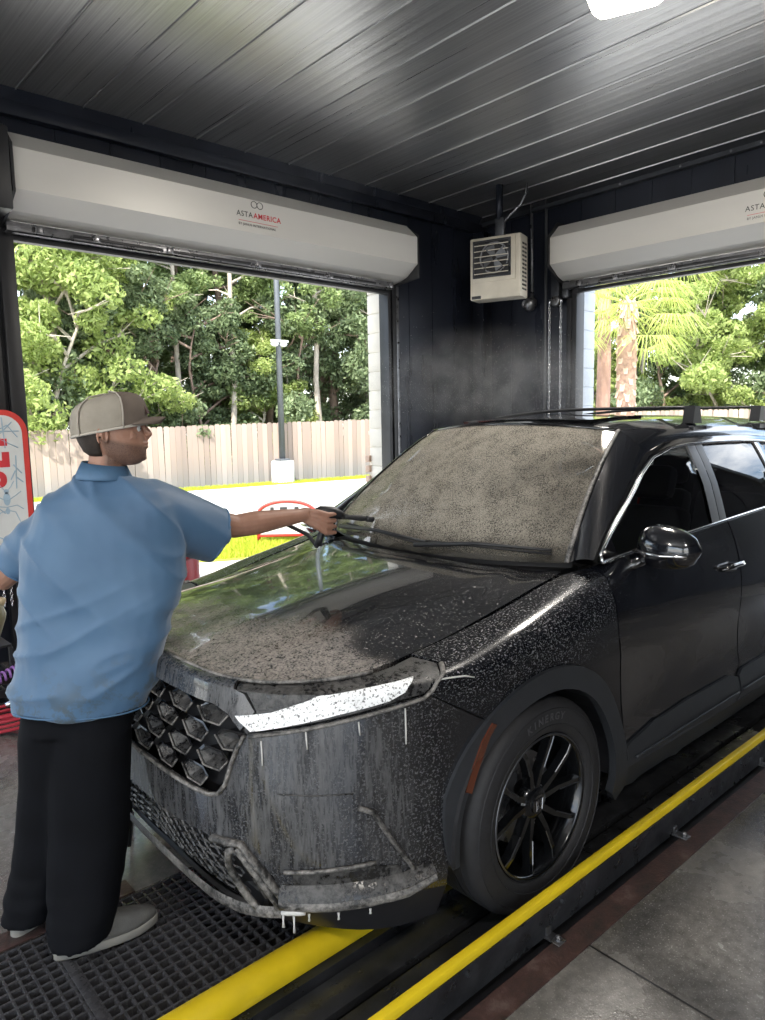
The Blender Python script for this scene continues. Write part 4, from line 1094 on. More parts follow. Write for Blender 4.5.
# ---- bonnet
hood_edge = [S(s, 1.2) for s in [k * .05 for k in range(0, 39)]]
hb = [(x, -y) for x, y, z in hood_edge]     # passenger side (+y)
hd = [(x, y) for x, y, z in hood_edge]
rear = [(.24 + .12 * (a / 10) ** 2, .725 * a / 10) for a in range(10, -11, -2)]
hood_poly = hb[1:] + rear + list(reversed(hd))[:-1]
hood_pts = [(Vector((x, y)), z) for x, y, z in hood_edge] + [(Vector((x, -y)), z) for x, y, z in hood_edge]
def hood_post(V):
    out = []
    for v in V:
        q = min(hood_pts, key=lambda h: (h[0].x - v.x) ** 2 + (h[0].y - v.y) ** 2); d = math.hypot(q[0].x - v.x, q[0].y - v.y)
        ez = q[1] - Hd(q[0].x, q[0].y)[2]
        out.append(Vector((v.x, v.y, v.z + ez * math.exp(-(d / .14) ** 2))))
    return out
patch('bonnet', Hd, hood_poly, M['p_hood'], car, .035, post=hood_post, gap=.003, lip=.02, angle=50)
b = MB()
b.box(.10, -.70, 1.00, .36, .70, 1.045, .01); b.build('cowl_panel', M['black'], car, angle=30)

# ---- front wings
fw = [(1.117, .888), (1.17, 1.0), (1.20, 1.09), (1.16, 1.2)] + [(s, 1.2) for s in (1.3, 1.5, 1.7, 1.93)] + [(2.03, 1.19), (2.029, 1.094), (2.013, 1.017), (2.028, .928), (2.066, .793), (2.095, .65), (2.108, .536), (2.10, .34), (2.06, .34)] \
     + circ(*AF, .44, 0, 118, 18) + [(1.329, .759), (1.212, .829)]
patch('front_wing', S, fw, M['p_fender'], car, .035, mirror=True)
# ---- front bumper
top_r = [(.568, .800), (.578, .808), (.847, .852), (1.04, .882), (1.117, .888), (1.212, .829), (1.329, .759)]
arch_f = circ(*AF, .44, 122, 186, 10)
low_r = [(1.18, .26), (1.03, .285), (.68, .292), (.662, .33)]
lg_r = [(.615, .392), (.549, .473), (.443, .467), (.242, .445), (0, .435)]
gr_r = [(0, .585), (.261, .590), (.442, .599), (.472, .612), (.497, .644), (.516, .702), (.539, .758)]
half = gr_r + top_r + arch_f + low_r + lg_r
other = [(-s, t) for s, t in reversed(half)]
half2 = gr_r[1:] + top_r + arch_f + low_r + lg_r[:-1] + [(0, .435)] + [(-s, t) for s, t in reversed(gr_r[1:] + top_r + arch_f + low_r + lg_r[:-1])] + [(0, .585)]
patch('front_bumper', S, half2, M['p_front'], car, .035)
# side intake recess and its trim
patch('intake_panel', S, [(.70, .40), (.93, .405), (1.02, .385), (1.03, .31), (.70, .315)], M['soapy_black'], car, .03, off=.004, mirror=True)
trimtube('intake_trim', S, [(.892, .585), (.935, .565), (.99, .47), (1.045, .385), (1.06, .36)], .008, .006, M['soapy_edge'], car, True)
trimtube('intake_ledge', S, [(.675, .405), (.80, .408), (.94, .412)], .006, .006, M['soapy_edge'], car, True)
strip('bumper_lip', on(S, [(.66, .328), (.80, .323), (1.03, .326), (1.12, .345)], .032), on(S, [(.66, .300), (.80, .296), (1.03, .300), (1.12, .325)], .036), M['soapy_edge'], car, .006, mirror=True)
strip('lip_shelf', on(S, [(.66, .33), (.80, .325), (1.03, .330), (1.12, .35)], .035), on(S, [(.66, .36), (.80, .36), (1.03, .36), (1.12, .37)], .004), M['soapy_black'], car, .002, mirror=True)
patch('under_lip', S, [(-1.18, .262), (-1.03, .285), (-.66, .29), (-.60, .225), (0, .20), (.60, .225), (.66, .29), (1.03, .285), (1.18, .262), (1.15, .17), (0, .155), (-1.15, .17)], M['black'], car, .05, gap=0)
trimtube('bumper_crease', S, [(.665, .640), (.76, .634), (.88, .628)], .0022, .001, M['soapy_black'], car, True)
# ---- upper grille: recessed back, hexagonal cells, frame bars
def inward(fn, d):
    def g(a, b):
        p = Vector(fn(a, b)); e = 2e-3
        n = (Vector(fn(a + e, b)) - Vector(fn(a - e, b))).cross(Vector(fn(a, b + e)) - Vector(fn(a, b - e))).normalized()
        if n.x > 0: n = -n
        return tuple(p - n * d)
    return g
gpoly = [(.0, .59), (.261, .592), (.442, .60), (.474, .612), (.50, .644), (.52, .702), (.543, .758), (.572, .81), (.50, .856), (.444, .868), (0, .868)]
gfull = gpoly[1:-1] + [(0, .868)] + [(-s, t) for s, t in reversed(gpoly[1:-1])] + [(0, .59)]
patch('grille_back', inward(S, .05), gfull, M['black'], car, .06, gap=0, lip=0)
cells = []
dx, dz = .172, .068
for r_ in range(4):
    for k in range(-4, 5):
        s0 = k * dx + (dx / 2 if r_ % 2 else 0); t0 = .632 + r_ * dz
        if in_poly((s0, t0), gfull): cells.append((s0, t0))
Gs = inward(S, .010); Gb = inward(S, .045)
for s0, t0 in cells:
    hexo = [(-.070, .010), (-.042, .034), (.042, .034), (.070, .010), (.036, -.026), (-.036, -.026)]
    cl_ = lambda a, c: (s0 + a, t0 + c) if in_poly((s0 + a, t0 + c), gfull) else (s0 + a * .45, t0 + c * .8)
    O_ = [Gs(*cl_(a, c)) for a, c in hexo]; I_ = [Gs(*cl_(a * .86, c * .80)) for a, c in hexo]; Bk = [Gb(*cl_(a * .5, c * .5 + .012)) for a, c in hexo]
    b = MB(); b.add(O_ + I_ + Bk, [(i, (i + 1) % 6, 6 + (i + 1) % 6, 6 + i) for i in (0, 1, 2)] + [(6 + i, 6 + (i + 1) % 6, 12 + (i + 1) % 6, 12 + i) for i in (0, 1, 2)] + [tuple(range(12, 18))])
    co = b.build('grille_cell', M['gloss_black'], car)
    b = MB(); b.add(O_ + I_ + Bk, [(i, (i + 1) % 6, 6 + (i + 1) % 6, 6 + i) for i in (3, 4, 5)] + [(6 + i, 6 + (i + 1) % 6, 12 + (i + 1) % 6, 12 + i) for i in (3, 4, 5)])
    b.build('cell_shelf', M['soapy_black'], co)
    b = MB(); b.tube([Vector(O_[i % 6]) + Vector((-.004, 0, 0)) for i in (3, 4, 5, 6)], .0032, 5); b.build('cell_lip', M['soapy_edge'], co, smooth=True)
patch('grille_bar', S, [(-.50, .852), (-.444, .868), (.444, .868), (.50, .852), (.55, .81), (.60, .87), (.52, .96), (.50, 1.15), (0, 1.15), (-.50, 1.15), (-.52, .96), (-.60, .87), (-.55, .81)], M['p_front'], car, .04, off=.002)
trimtube('grille_frame', S, [(0, .585), (.261, .588), (.43, .596), (.468, .608), (.497, .644), (.516, .702), (.539, .758), (.565, .80)], .007, .003, M['soapy_edge'], car, True)
trimtube('bonnet_lip', S, [(-.98, 1.17), (-.75, 1.17), (-.5, 1.165), (0, 1.16), (.5, 1.165), (.75, 1.17), (.98, 1.17)], .006, .002, M['soapy_edge'], car)
# ---- lower grille
lgp = [(0, .43), (.242, .438), (.443, .460), (.53, .464), (.585, .39), (.62, .30), (.56, .262), (.45, .25), (0, .235)]
lfull = lgp[1:] + [(-s, t) for s, t in reversed(lgp[1:-1])] + [(0, .43)]
patch('lower_grille_back', inward(S, .05), lfull, M['black'], car, .06, gap=0, lip=0)
Ls = inward(S, .02)
for r_ in range(5):
    for k in range(-9, 10):
        s0 = k * .062 + (.031 if r_ % 2 else 0); t0 = .275 + r_ * .038
        if in_poly((s0, t0), lfull) and abs(s0) < .52:
            b = MB(); hx = [(-.027, 0), (-.016, .015), (.016, .015), (.027, 0), (.016, -.015), (-.016, -.015), (-.027, 0)]
            b.tube([Ls(s0 + a, t0 + c) for a, c in hx], .0038, 4, cap=False); b.build('lower_cell', M['soapy_black'], car)
for sg in (1, -1):
    fr_ = [(.535, .462), (.60, .385), (.645, .300), (.64, .262), (.57, .255), (.545, .30), (.50, .40), (.505, .445)]
    P = on(S, fr_, .012, .03, True); P.append(P[0]); b = MB(); b.tube([(p.x, p.y * sg, p.z) for p in P], .011, 8, cap=False); b.build('fog_frame', M['soapy_edge'], car, smooth=True)
    b = MB(); P = on(S, [(.56, .41), (.61, .30)], -.01); b.tube([(p.x, p.y * sg, p.z) for p in P], .016, 8); b.build('fog_insert', M['soapy_black'], car, smooth=True)
    Q = on(S, [(.44, .467), (.549, .478), (.62, .395), (.672, .305), (.68, .27)], .010); b = MB(); b.tube([(p.x, p.y * sg, p.z) for p in Q], .014, 8, sy=.7); b.build('frame_blade', M['soapy_edge'], car, smooth=True)
strip('chin_ledge', on(S, [(-.66, .262), (-.5, .236), (-.25, .222), (0, .218), (.25, .222), (.5, .236), (.66, .262)], .03), on(S, [(-.66, .285), (-.5, .262), (-.25, .248), (0, .242), (.25, .248), (.5, .262), (.66, .285)], .012), M['soapy_edge'], car, .004)
# foam drips hanging from the corner of the lip
for k, (s_, L) in enumerate(((.668, .045), (.70, .06), (.745, .022), (.83, .02), (.92, .014))):
    p = on(S, [(s_, .285), (s_, .2851)], .03)[0]
    b = MB(); b.tube([p, p + Vector((0, 0, -L * .6)), p + Vector((0, 0, -L))], [.004, .0025, .0045], 6); b.build('foam_drip', M['foam'], car, smooth=True)
b = MB(); P = on(S, [(.665, .289), (.70, .293), (.735, .292)], .034, .012); b.tube(P, [.004 + .005 * math.sin(PI * (i + .5) / len(P)) for i in range(len(P))], 8); b.build('foam_clump', M['foam'], car, smooth=True)
for (s_, t_, L) in ((1.04, .86, .11), (.75, .82, .05), (.62, .79, .07), (.9, .84, .04)):
    P = on(S, [(s_, t_), (s_ + .003, t_ - L)], .002); b = MB(); b.tube(P, .0025, 5); b.build('foam_run', M['foam'], car, smooth=True)
# ---- headlights
hl = [(.572, .800), (.580, .810), (.847, .854), (1.04, .884), (1.117, .890), (1.168, 1.0), (1.197, 1.09), (1.155, 1.19), (1.0, 1.175), (.80, 1.165), (.62, 1.155), (.51, 1.15), (.525, .965), (.60, .87), (.556, .812)]
hh = patch('headlight', S, hl, M['soapy_black'], car, .025, off=-.004, mirror=True)
lens = [(.532, .852), (.586, .814), (.847, .866), (.991, .890), (1.042, .910), (1.082, 1.03), (.942, 1.00), (.763, .908), (.65, .872)]
for o, fl in zip(hh, (1, -1)):
    l = patch('lens', (lambda s, t, fl=fl: (S(s, t)[0], S(s, t)[1] * fl, S(s, t)[2])), lens, M['lamp_lit'], o, .02, off=.005, lip=.006, gap=0)
trimtube('soap_ridge', S, [(.58, .80), (.75, .828), (.96, .862), (1.10, .880), (1.13, .90), (1.175, .99), (1.20, 1.07)], .009, .003, M['soapy_edge'], car, True, sy=.6)
trimtube('seam_highlight', S, [(1.15, .947), (1.21, .93), (1.28, .908)], .0025, .0015, M['foam'], car, False)
# ---- doors
fd = [(2.034, 1.19), (2.033, 1.094), (2.017, 1.017), (2.032, .928), (2.070, .793), (2.099, .65), (2.112, .536), (2.104, .33), (3.10, .32), (3.14, .372), (3.112, .457), (3.153, .5), (3.143, .628), (3.113, .826), (3.079, 1.016), (3.07, 1.2), (2.5, 1.2)]
doors = list(patch('front_door', S, fd, M['paint'], car, .04, mirror=True, gap=.003))
rd = [(3.075, 1.2), (3.084, 1.016), (3.118, .826), (3.148, .628), (3.158, .5), (3.117, .457), (3.145, .372), (3.105, .32), (3.84, .32)] + circ(*AR, .50, 178, 118, 8) + [(4.14, .95), (4.20, 1.2), (3.6, 1.2)]
rdoors = list(patch('rear_door', S, rd, M['paint'], car, .045, mirror=True, gap=.003))
def handle(parent, s0, t0, fl):
    P = on(S, [(s0 - .085, t0 + .004), (s0 - .06, t0 + .006), (s0, t0 + .008), (s0 + .06, t0 + .006), (s0 + .09, t0)], .034, .02)
    P[0] = on(S, [(s0 - .09, t0), (s0 - .089, t0)], .004)[0]; P[-1] = on(S, [(s0 + .095, t0), (s0 + .0951, t0)], .004)[0]
    b = MB(); b.tube([(p.x, p.y * fl, p.z) for p in P], .0125, 8, sy=.7); b.build('door_handle', M['gloss_black'], parent, smooth=True)
    c = on(S, [(s0 - .05, t0 - .012), (s0 + .05, t0 - .012)], .0005)
    b = MB(); b.tube([(p.x, p.y * fl, p.z) for p in c], [.01] + [.022] * (len(c) - 2) + [.01], 10, sy=.25); b.build('handle_cup', M['black'], parent, smooth=True)
    c = on(S, [(s0 - .06, t0 + .016), (s0 + .07, t0 + .014)], .036)
    b = MB(); b.tube([(p.x, p.y * fl, p.z) for p in c], .003, 5); b.build('handle_strip', M['chrome'], parent, smooth=True)
for fl, a, r_ in ((1, doors[0], rdoors[0]), (-1, doors[1], rdoors[1])):
    handle(a, 2.975, 1.00, fl); handle(r_, 3.98, 1.04, fl)
    for par, pl in ((a, [(2.112, .345), (3.092, .335), (3.13, .372), (3.106, .452), (3.02, .478), (2.6, .478), (2.3, .462), (2.16, .44), (2.115, .43)]), (r_, [(3.112, .335), (3.83, .34), (3.82, .42), (3.80, .50), (3.5, .485), (3.16, .478), (3.122, .456), (3.15, .372)])):
        patch('door_cladding', (lambda s, t, fl=fl: (S(s, t)[0], S(s, t)[1] * fl, S(s, t)[2])), pl, M['cladding'], par, .04, off=.012, lip=.012, gap=0)
        q = [p for p in ((2.17, .372), (2.6, .376), (3.10, .380))] if par is a else [(3.15, .382), (3.5, .382), (3.80, .384)]
        P = on(S, q, .016); b = MB(); b.tube([(p.x, p.y * fl, p.z) for p in P], .006, 6); b.build('cladding_ridge', M['cladding'], par, smooth=True)
sill = [(2.05, .34), (2.6, .325), (3.2, .322), (3.86, .34), (3.90, .22), (3.2, .20), (2.1, .20)]
patch('sill', S, sill, M['cladding'], car, .06, off=-.01, mirror=True)
# ---- wheel arch cladding
for nm, (cx, cy), a0, a1, dy in (('front', AF, -12, 158, 0), ('rear', AR, -2, 182, 0)):
    outer = circ(cx, cy, .487, a0, a1, 26); inner = circ(cx, cy, .408, a0, a1, 26)
    if nm == 'front': outer = [(2.125, .255), (2.118, .33)] + outer[3:]; inner = [(2.085, .215), (2.03, .27)] + inner[3:]
    if nm == 'front':
        for q in range(1, 9):
            a = 158 + 3.6 * q; outer += circ(*AF, .487 - .0065 * q, a, a, 1)[:1]; inner += circ(*AF, .408, a, a, 1)[:1]
    k = min(len(outer), len(inner)); outer, inner = outer[:k], inner[:k]
    pl = outer + list(reversed(inner))
    patch('arch_cladding', S, pl, M['cladding'], car, .035, off=.014, lip=.03, mirror=True, gap=0)
mk = [(1.343, .752), (1.362, .742), (1.335, .71), (1.283, .60), (1.262, .545), (1.238, .555), (1.258, .605), (1.302, .70)]
patch('side_marker', S, mk, M['amber'], car, .03, off=.020, lip=.01, mirror=True, gap=0)
# ---- rear body
rq = [(4.20, 1.2), (4.14, .95)] + list(reversed(circ(*AR, .47, 20, 122, 12))) [0:0] + circ(*AR, .47, 112, 15, 12) + [(4.86, .50), (5.02, .62), (5.10, .9), (5.12, 1.2)]
patch('rear_quarter', S, rq, M['paint'], car, .05, mirror=True)
patch('rear_bumper', S, circ(*AR, .47, 12, -14, 4) + [(4.80, .25), (5.96, .25), (5.96, .62), (5.02, .61), (4.87, .49)], M['cladding'], car, .06, mirror=True)
patch('tailgate', S, [(5.26, .63), (5.96, .63), (5.96, 1.2), (5.24, 1.2)], M['paint'], car, .06, mirror=True)
patch('tail_light', S, [(5.03, .63), (5.25, .63), (5.23, 1.19), (5.13, 1.19), (5.105, .9)], mat('tail light red', (.28, .01, .01), .15, coat=1), car, .05, mirror=True)

# ---- greenhouse
fglass = [(.43, .005), (1.31, .005), (1.425, .915), (1.257, .900), (1.085, .827), (.934, .690), (.544, .220), (.42, .065)]
for fl in (1, -1):
    Gf = (lambda x, q, fl=fl: (G(x, q)[0], G(x, q)[1] * fl, G(x, q)[2]))
    d_, r_ = (doors[0], rdoors[0]) if fl == 1 else (doors[1], rdoors[1])
    cen = (1.2, 0, 1.0)
    patch('window_pane', Gf, fglass, M['side_glass'], d_, .06, off=-.008, lip=0, centre=cen)
    patch('window_pane', Gf, [(1.455, .005), (2.10, .005), (2.185, .885), (1.572, .912)], M['dark_glass'], r_, .06, off=-.008, lip=0, centre=cen)
    patch('quarter_window', Gf, [(2.17, .005), (2.25, .885), (2.75, .80), (3.02, .55), (3.04, .30), (2.85, .08)], M['dark_glass'], car, .06, off=-.008, lip=0, centre=cen)
    for nm, a, bb, mt, par in (('b_pillar', [(1.31, .0), (1.37, .45), (1.425, .93)], [(1.385, .0), (1.445, .45), (1.50, .93)], M['pillar'], d_),
                          ('b_pillar', [(1.39, .0), (1.45, .45), (1.505, .93)], [(1.455, .0), (1.51, .45), (1.572, .93)], M['pillar'], r_),
                          ('c_pillar', [(2.10, 0), (2.14, .45), (2.185, .90)], [(2.17, 0), (2.21, .45), (2.25, .90)], M['gloss_black'], car)):
        A = on(Gf, a, .001, .2); B_ = on(Gf, bb, .001, .2); k = min(len(A), len(B_)); strip(nm, A[:k], B_[:k], mt, par, .0005, centre=cen)
    # frame between glass and roof
    e0 = [(.42, .065), (.544, .22), (.74, .455), (.934, .69), (1.085, .827), (1.257, .90), (1.425, .918), (1.572, .914), (1.9, .903), (2.19, .89), (2.75, .81), (3.04, .60)]
    e1 = [(.30, .02), (.47, .30), (.67, .58), (.87, .84), (.98, 1.04), (1.2, 1.20), (1.42, 1.25), (1.572, 1.25), (1.9, 1.25), (2.19, 1.25), (2.75, 1.25), (3.3, 1.20)]
    A = [Vector(Gf(*p)) for p in e0]; B_ = [Vector(Gf(*p)) for p in e1]
    # windscreen side edge
    Wf = (lambda a, b_, fl=fl: (W(a, b_)[0], W(a, b_)[1] * fl, W(a, b_)[2]))
    We = [Vector(Wf(-1.0, b_)) for b_ in (0, .22, .5, .78, 1.0)]
    strip('door_frame', A, [a.lerp(b_, .32) for a, b_ in zip(A, B_)], M['gloss_black'], d_, .002, centre=cen)
    Bin = [a.lerp(b_, .34) for a, b_ in zip(A, B_)]
    strip('a_pillar', [Bin[0], Bin[1], Bin[2], Bin[3], Bin[4]], We, M['paint'], car, .012, centre=cen, across=6)
    rf = [Vector((W(-1, 1)[0], W(-1, 1)[1] * fl, W(-1, 1)[2]))] + [Vector(Gf(x, 1.27)) for x in (1.2, 1.42, 1.572, 1.9, 2.19, 2.75, 3.35)]
    strip('roof_side', Bin[4:], rf, M['paint'], car, .012, centre=cen, across=6)
    b = MB(); P = on(Gf, e0, .006, .06); P += on(Gf, [(3.04, .60), (3.06, .32), (2.86, .04)], .006); b.tube(P, .0065, 6); b.build('window_trim', M['chrome'], car, smooth=True)
    b = MB(); b.tube(on(Gf, [(.42, .065), (.415, .0), (.43, -.03), (1.3, -.03), (2.2, -.03), (2.86, .04)], .006, .06), .008, 6); b.build('belt_trim', M['chrome'], car, smooth=True)
    # sail triangle, inner belt strip
    patch('sail_panel', Gf, [(.425, .01), (.535, .01), (.545, .20), (.44, .085)], M['gloss_black'], d_, .04, off=-.002, lip=0, centre=cen)
    # filler between body top and glass
    A = [Vector((S(s, 1.2)[0], S(s, 1.2)[1] * fl, S(s, 1.2)[2])) for s in [2.0 + .1 * k for k in range(33)]]
    strip('belt_filler', A, [Vector(Gf(p.x, -.02)) + Vector((0, .02 * fl, .0)) for p in A], M['gloss_black'], car, 0, centre=cen, across=1)
# windscreen
ws = [(-.985, .0), (-.985, 1), (.985, 1), (.985, 0)]
def Wsc(u, v): return W(u / .70, v / .85)
patch('windscreen', Wsc, [(-.69, 0), (.69, 0), (.69, .845), (-.69, .845)], M['windscreen'], car, .05, lip=0, gap=0, centre=(1.2, 0, .8))
for a in (-1, 1):
    b = MB(); b.tube([Vector(W(a * .992, k / 10)) + Vector((-.002, 0, .004)) for k in range(11)], .010, 6, sy=.5); b.build('windscreen_moulding', M['soapy_edge'] if a < 0 else M['gloss_black'], car, smooth=True)
b = MB(); b.tube([Vector(W(k / 10, 1)) + Vector((0, 0, .002)) for k in range(-10, 11)], .008, 6); b.build('windscreen_header', M['gloss_black'], car, smooth=True)
b = MB(); b.add([tuple(Vector(W(k / 8, .0)) + Vector((.02, 0, -.02))) for k in range(-8, 9)] + [tuple(Vector(W(k / 8, .09)) + Vector((.012, 0, -.010))) for k in range(-8, 9)], [(i, i + 1, i + 18, i + 17) for i in range(16)]); b.build('windscreen_band', M['black'], car)
# roof
def Rf(x, y):
    a = abs(y); z0 = smooth_tab(ZR, max(x, .85)); yr = smooth_tab(YR, x)
    # invert the section: y -> q
    lo, hi = 1.0, 2.0
    for _ in range(24):
        q = (lo + hi) / 2
        if -G(x, q)[1] > a: lo = q
        else: hi = q
    return (x, y, G(x, (lo + hi) / 2)[2])
hdr = [(W(k / 8, 1)[0], W(k / 8, 1)[1]) for k in range(-8, 9)]
side = [(x, -(G(x, 1.26)[1])) for x in (1.2, 1.6, 2.0, 2.4, 2.8, 3.1, 3.45)]
rp = hdr + side + [(x, -y) for x, y in reversed(side)]
def roof_post(V):
    out = []
    hh_ = [Vector(W(k / 16, 1)) for k in range(-16, 17)]
    for v in V:
        q = min(hh_, key=lambda h: (h.x - v.x) ** 2 + (h.y - v.y) ** 2); d = math.hypot(q.x - v.x, q.y - v.y)
        out.append(Vector((v.x, v.y, v.z + (q.z - Rf(q.x, q.y)[2]) * math.exp(-(d / .12) ** 2))))
    return out
patch('roof', Rf, rp, M['p_hood'], car, .07, gap=0, lip=.01, post=roof_post, centre=(1.5, 0, 0))
patch('sunroof', Rf, [(1.06, -.40), (1.00, 0), (1.06, .40), (1.48, .42), (1.48, -.42)], M['gloss_black'], car, .07, off=.012, lip=.014, centre=(1.5, 0, 0))
# rear window and pillars
A = [Vector((3.45, y, Rf(3.45, y)[2])) for y in [-.50 + .125 * k for k in range(9)]]
B_ = [Vector((S(5.96 - abs(y), 1.2)[0], y * 1.3, S(5.9, 1.2)[2])) for y in [-.50 + .125 * k for k in range(9)]]
strip('rear_window', A, B_, M['dark_glass'], car, .03, centre=(1.5, 0, .8))
for fl in (1, -1):
    A2 = [Vector((p.x, p.y * fl, p.z)) for p in (Vector(G(3.04, .60)), Vector(G(3.06, .32)), Vector(G(2.86, .0)))]
    B2 = [Vector((3.45, -.52 * fl, Rf(3.45, .52)[2])), Vector((3.53, -.62 * fl, 1.42)), Vector((S(5.2, 1.2)[0], S(5.2, 1.2)[1] * fl, S(5.2, 1.2)[2]))]
    strip('d_pillar', A2, B2, M['paint'], car, .02, centre=(1.5, 0, .8))
    A3 = [Vector((3.35, G(3.35, 1.26)[1] * fl, G(3.35, 1.26)[2])), Vector((3.3, G(3.3, 1.1)[1] * fl, G(3.3, 1.1)[2])), A2[0]]
    strip('d_pillar_top', A3, [B2[0]] * 3, M['paint'], car, 0, centre=(1.5, 0, .8))
# ---- roof crossbars with feet
for xb in (1.62, 2.42):
    b = MB()
    zz = 1.722
    b.tube([(xb, y, zz - .004 * (abs(y) / .62) ** 2 - .035 * max(0, y / .62) ** 2 + (-.0)) for y in [-.62 + .0775 * k for k in range(17)]], .019, 8, sy=.45, up=(0, 0, 1)); b.build('crossbar', M['black'], car, smooth=True)
    for fl in (-1, 1):
        yb = G(xb, 1.15)[1] * fl * -1 * -1
        b = MB(); b.loft([[(xb + a, fl * .60 + c * fl, z) for a, c in ((-.06 * w, -.02), (.09 * w, -.02), (.09 * w, .035), (-.06 * w, .035))] for z, w in (((1.640, .62), (1.665, .55), (1.712, .4), (1.724, .36)) if fl < 0 else ((1.625, .6), (1.64, .55), (1.675, .4), (1.685, .36)))])
        b.build('bar_foot', M['black'], car, angle=30)
        b = MB(); b.box(xb - .05, fl * .60 - .03 * fl - .01, 1.60, xb + .09, fl * .60 + .04 * fl, 1.625, .004); b.build('bar_pad', M['cladding'], car, angle=30)
# ---- mirrors
for fl in (1, -1):
    c = Vector((.59, -1.02, 1.195)) if fl == 1 else Vector((.50, 1.0, 1.11)); b = MB(); rings = []
    for k in range(11):
        u = -1 + 2 * k / 10; r_ = math.sqrt(max(.0, 1 - abs(u) ** 2.6)) + .001
        rings.append([(c.x + .018 - .045 * u * 0 + .075 * r_ * math.cos(q * PI / 8) * (1.0 if math.cos(q * PI / 8) < 0 else .35), c.y - fl * u * .125, c.z + .082 * r_ * math.sin(q * PI / 8) * (1 - .15 * u)) for q in range(16)])
    b.loft(rings); mi = b.build('wing_mirror', M['paint'], car, smooth=True)
    b = MB(); b.tube([(c.x - .06, c.y + .10 * fl, c.z - .012), (c.x - .064, c.y, c.z - .020), (c.x - .045, c.y - .10 * fl, c.z - .012)], .006, 6); b.build('indicator', M['chrome'], mi, smooth=True)
    b = MB(); b.tube([(c.x + .0, c.y + .08 * fl, c.z - .05), (c.x - .03, -.86 * fl, 1.10)], [.03, .038], 8, sy=.6); b.build('mirror_stalk', M['gloss_black'], mi, smooth=True)
    b = MB(); b.lathe([(0, 0), (.06, 0), (.06, .004)], 20, Matrix.Translation((c.x + .046, c.y, c.z)) @ Matrix.Scale(1.6, 4, (0, 1, 0)) @ Matrix.Rotation(PI / 2, 4, 'Y')); b.build('mirror_glass', M['chrome'], mi)
# ---- wipers
for y0, y1 in ((.56, -.10), (-.06, -.66)):
    b = MB(); b.tube([Vector(W(y0 / .72, .015)) + Vector((-.02, 0, .025)), Vector(W((y0 + y1) / 2 / .72, .05)) + Vector((-.012, 0, .03)), Vector(W(y1 / .72, .045)) + Vector((-.012, 0, .02))], [.012, .008, .006], 6)
    w_ = b.build('wiper', M['black'], car, smooth=True)
    b = MB(); b.tube([Vector(W(y0 / .72 - .02, .06)) + Vector((-.01, 0, .012)), Vector(W(y1 / .72, .035)) + Vector((-.01, 0, .012))], .008, 5, sy=.6); b.build('blade', M['rubber'], w_)
# ---- unseen engine bay and underbody boxes added to block light, wheel housings, interior
b = MB(); b.box(-.80, -.62, .30, .30, .62, .86, .03); b.build('engine_bay_blocker', M['black'], car)
b = MB(); b.box(-.88, -.56, .20, .0, .56, .30, .02); b.box(.45, -.80, .22, 2.2, .80, .30, .02); b.box(2.1, -.60, .24, 3.5, .60, .32, .02); b.build('floor_pan_blocker', M['black'], car)
for x_ in (0, 2.694):
    for fl in (1, -1):
        b = MB(); ar = circ(x_, .37, .43, -5, 185, 20); k = len(ar)
        b.add([(x, -fl * .90, z) for x, z in ar] + [(x, -fl * .56, z) for x, z in ar], [(i, i + 1, k + i + 1, k + i) for i in range(k - 1)] + [tuple(range(k, 2 * k))]); b.build('wheel_housing', M['black'], car)
b = MB(); b.box(.34, -.70, .85, .72, .70, 1.07, .05); b.box(.30, -.66, 1.02, .60, .66, 1.09, .03); b.build('dashboard', M['interior'], car, angle=40)
b = MB(); b.lathe([(.185 + .014 * math.cos(q * PI / 4), .014 * math.sin(q * PI / 4)) for q in range(8)], 28, Matrix.Translation((.86, -.37, 1.0)) @ Matrix.Rotation(-1.15, 4, 'Y'), closed=True)
b.box(.84, -.45, .97, .88, -.29, 1.03, .01); b.build('steering_wheel', M['interior'], car, smooth=True)
def seat(x, y, w=.50):
    b = MB(); b.box(x - .25, y - w / 2, .48, x + .27, y + w / 2, .66, .05)
    R_ = Matrix.Translation((x + .25, y, .62)) @ Matrix.Rotation(.32, 4, 'Y'); b.box(-.07, -w / 2 + .02, 0, .07, w / 2 - .02, .62, .05, R_); s = b.build('seat', M['interior'], car, angle=40)
    b = MB(); b.box(-.05, -.12, .66, .05, .12, .84, .04, R_); b.build('headrest', M['interior'], s, angle=40)
seat(1.22, -.37); seat(1.22, .37); seat(2.15, -.42, .46); seat(2.15, .42, .46); seat(2.15, 0, .36)
b = MB(); b.loft([[(.86 + a, c, d) for a, c, d in ((0, -.12, 1.50), (0, .12, 1.50), (.01, .12, 1.57), (.01, -.12, 1.57))], [(.89 + a, c, d) for a, c, d in ((0, -.11, 1.505), (0, .11, 1.505), (.01, .11, 1.565), (.01, -.11, 1.565))]]); b.build('rear_view_mirror', M['black'], car)
b = MB(); b.add([tuple(Vector(W(a, t_)) + Vector((.016, 0, -.012))) for a, t_ in ((-.80, .80), (-.62, .80), (-.62, .66), (-.80, .66))], [(0, 1, 2, 3)]); 
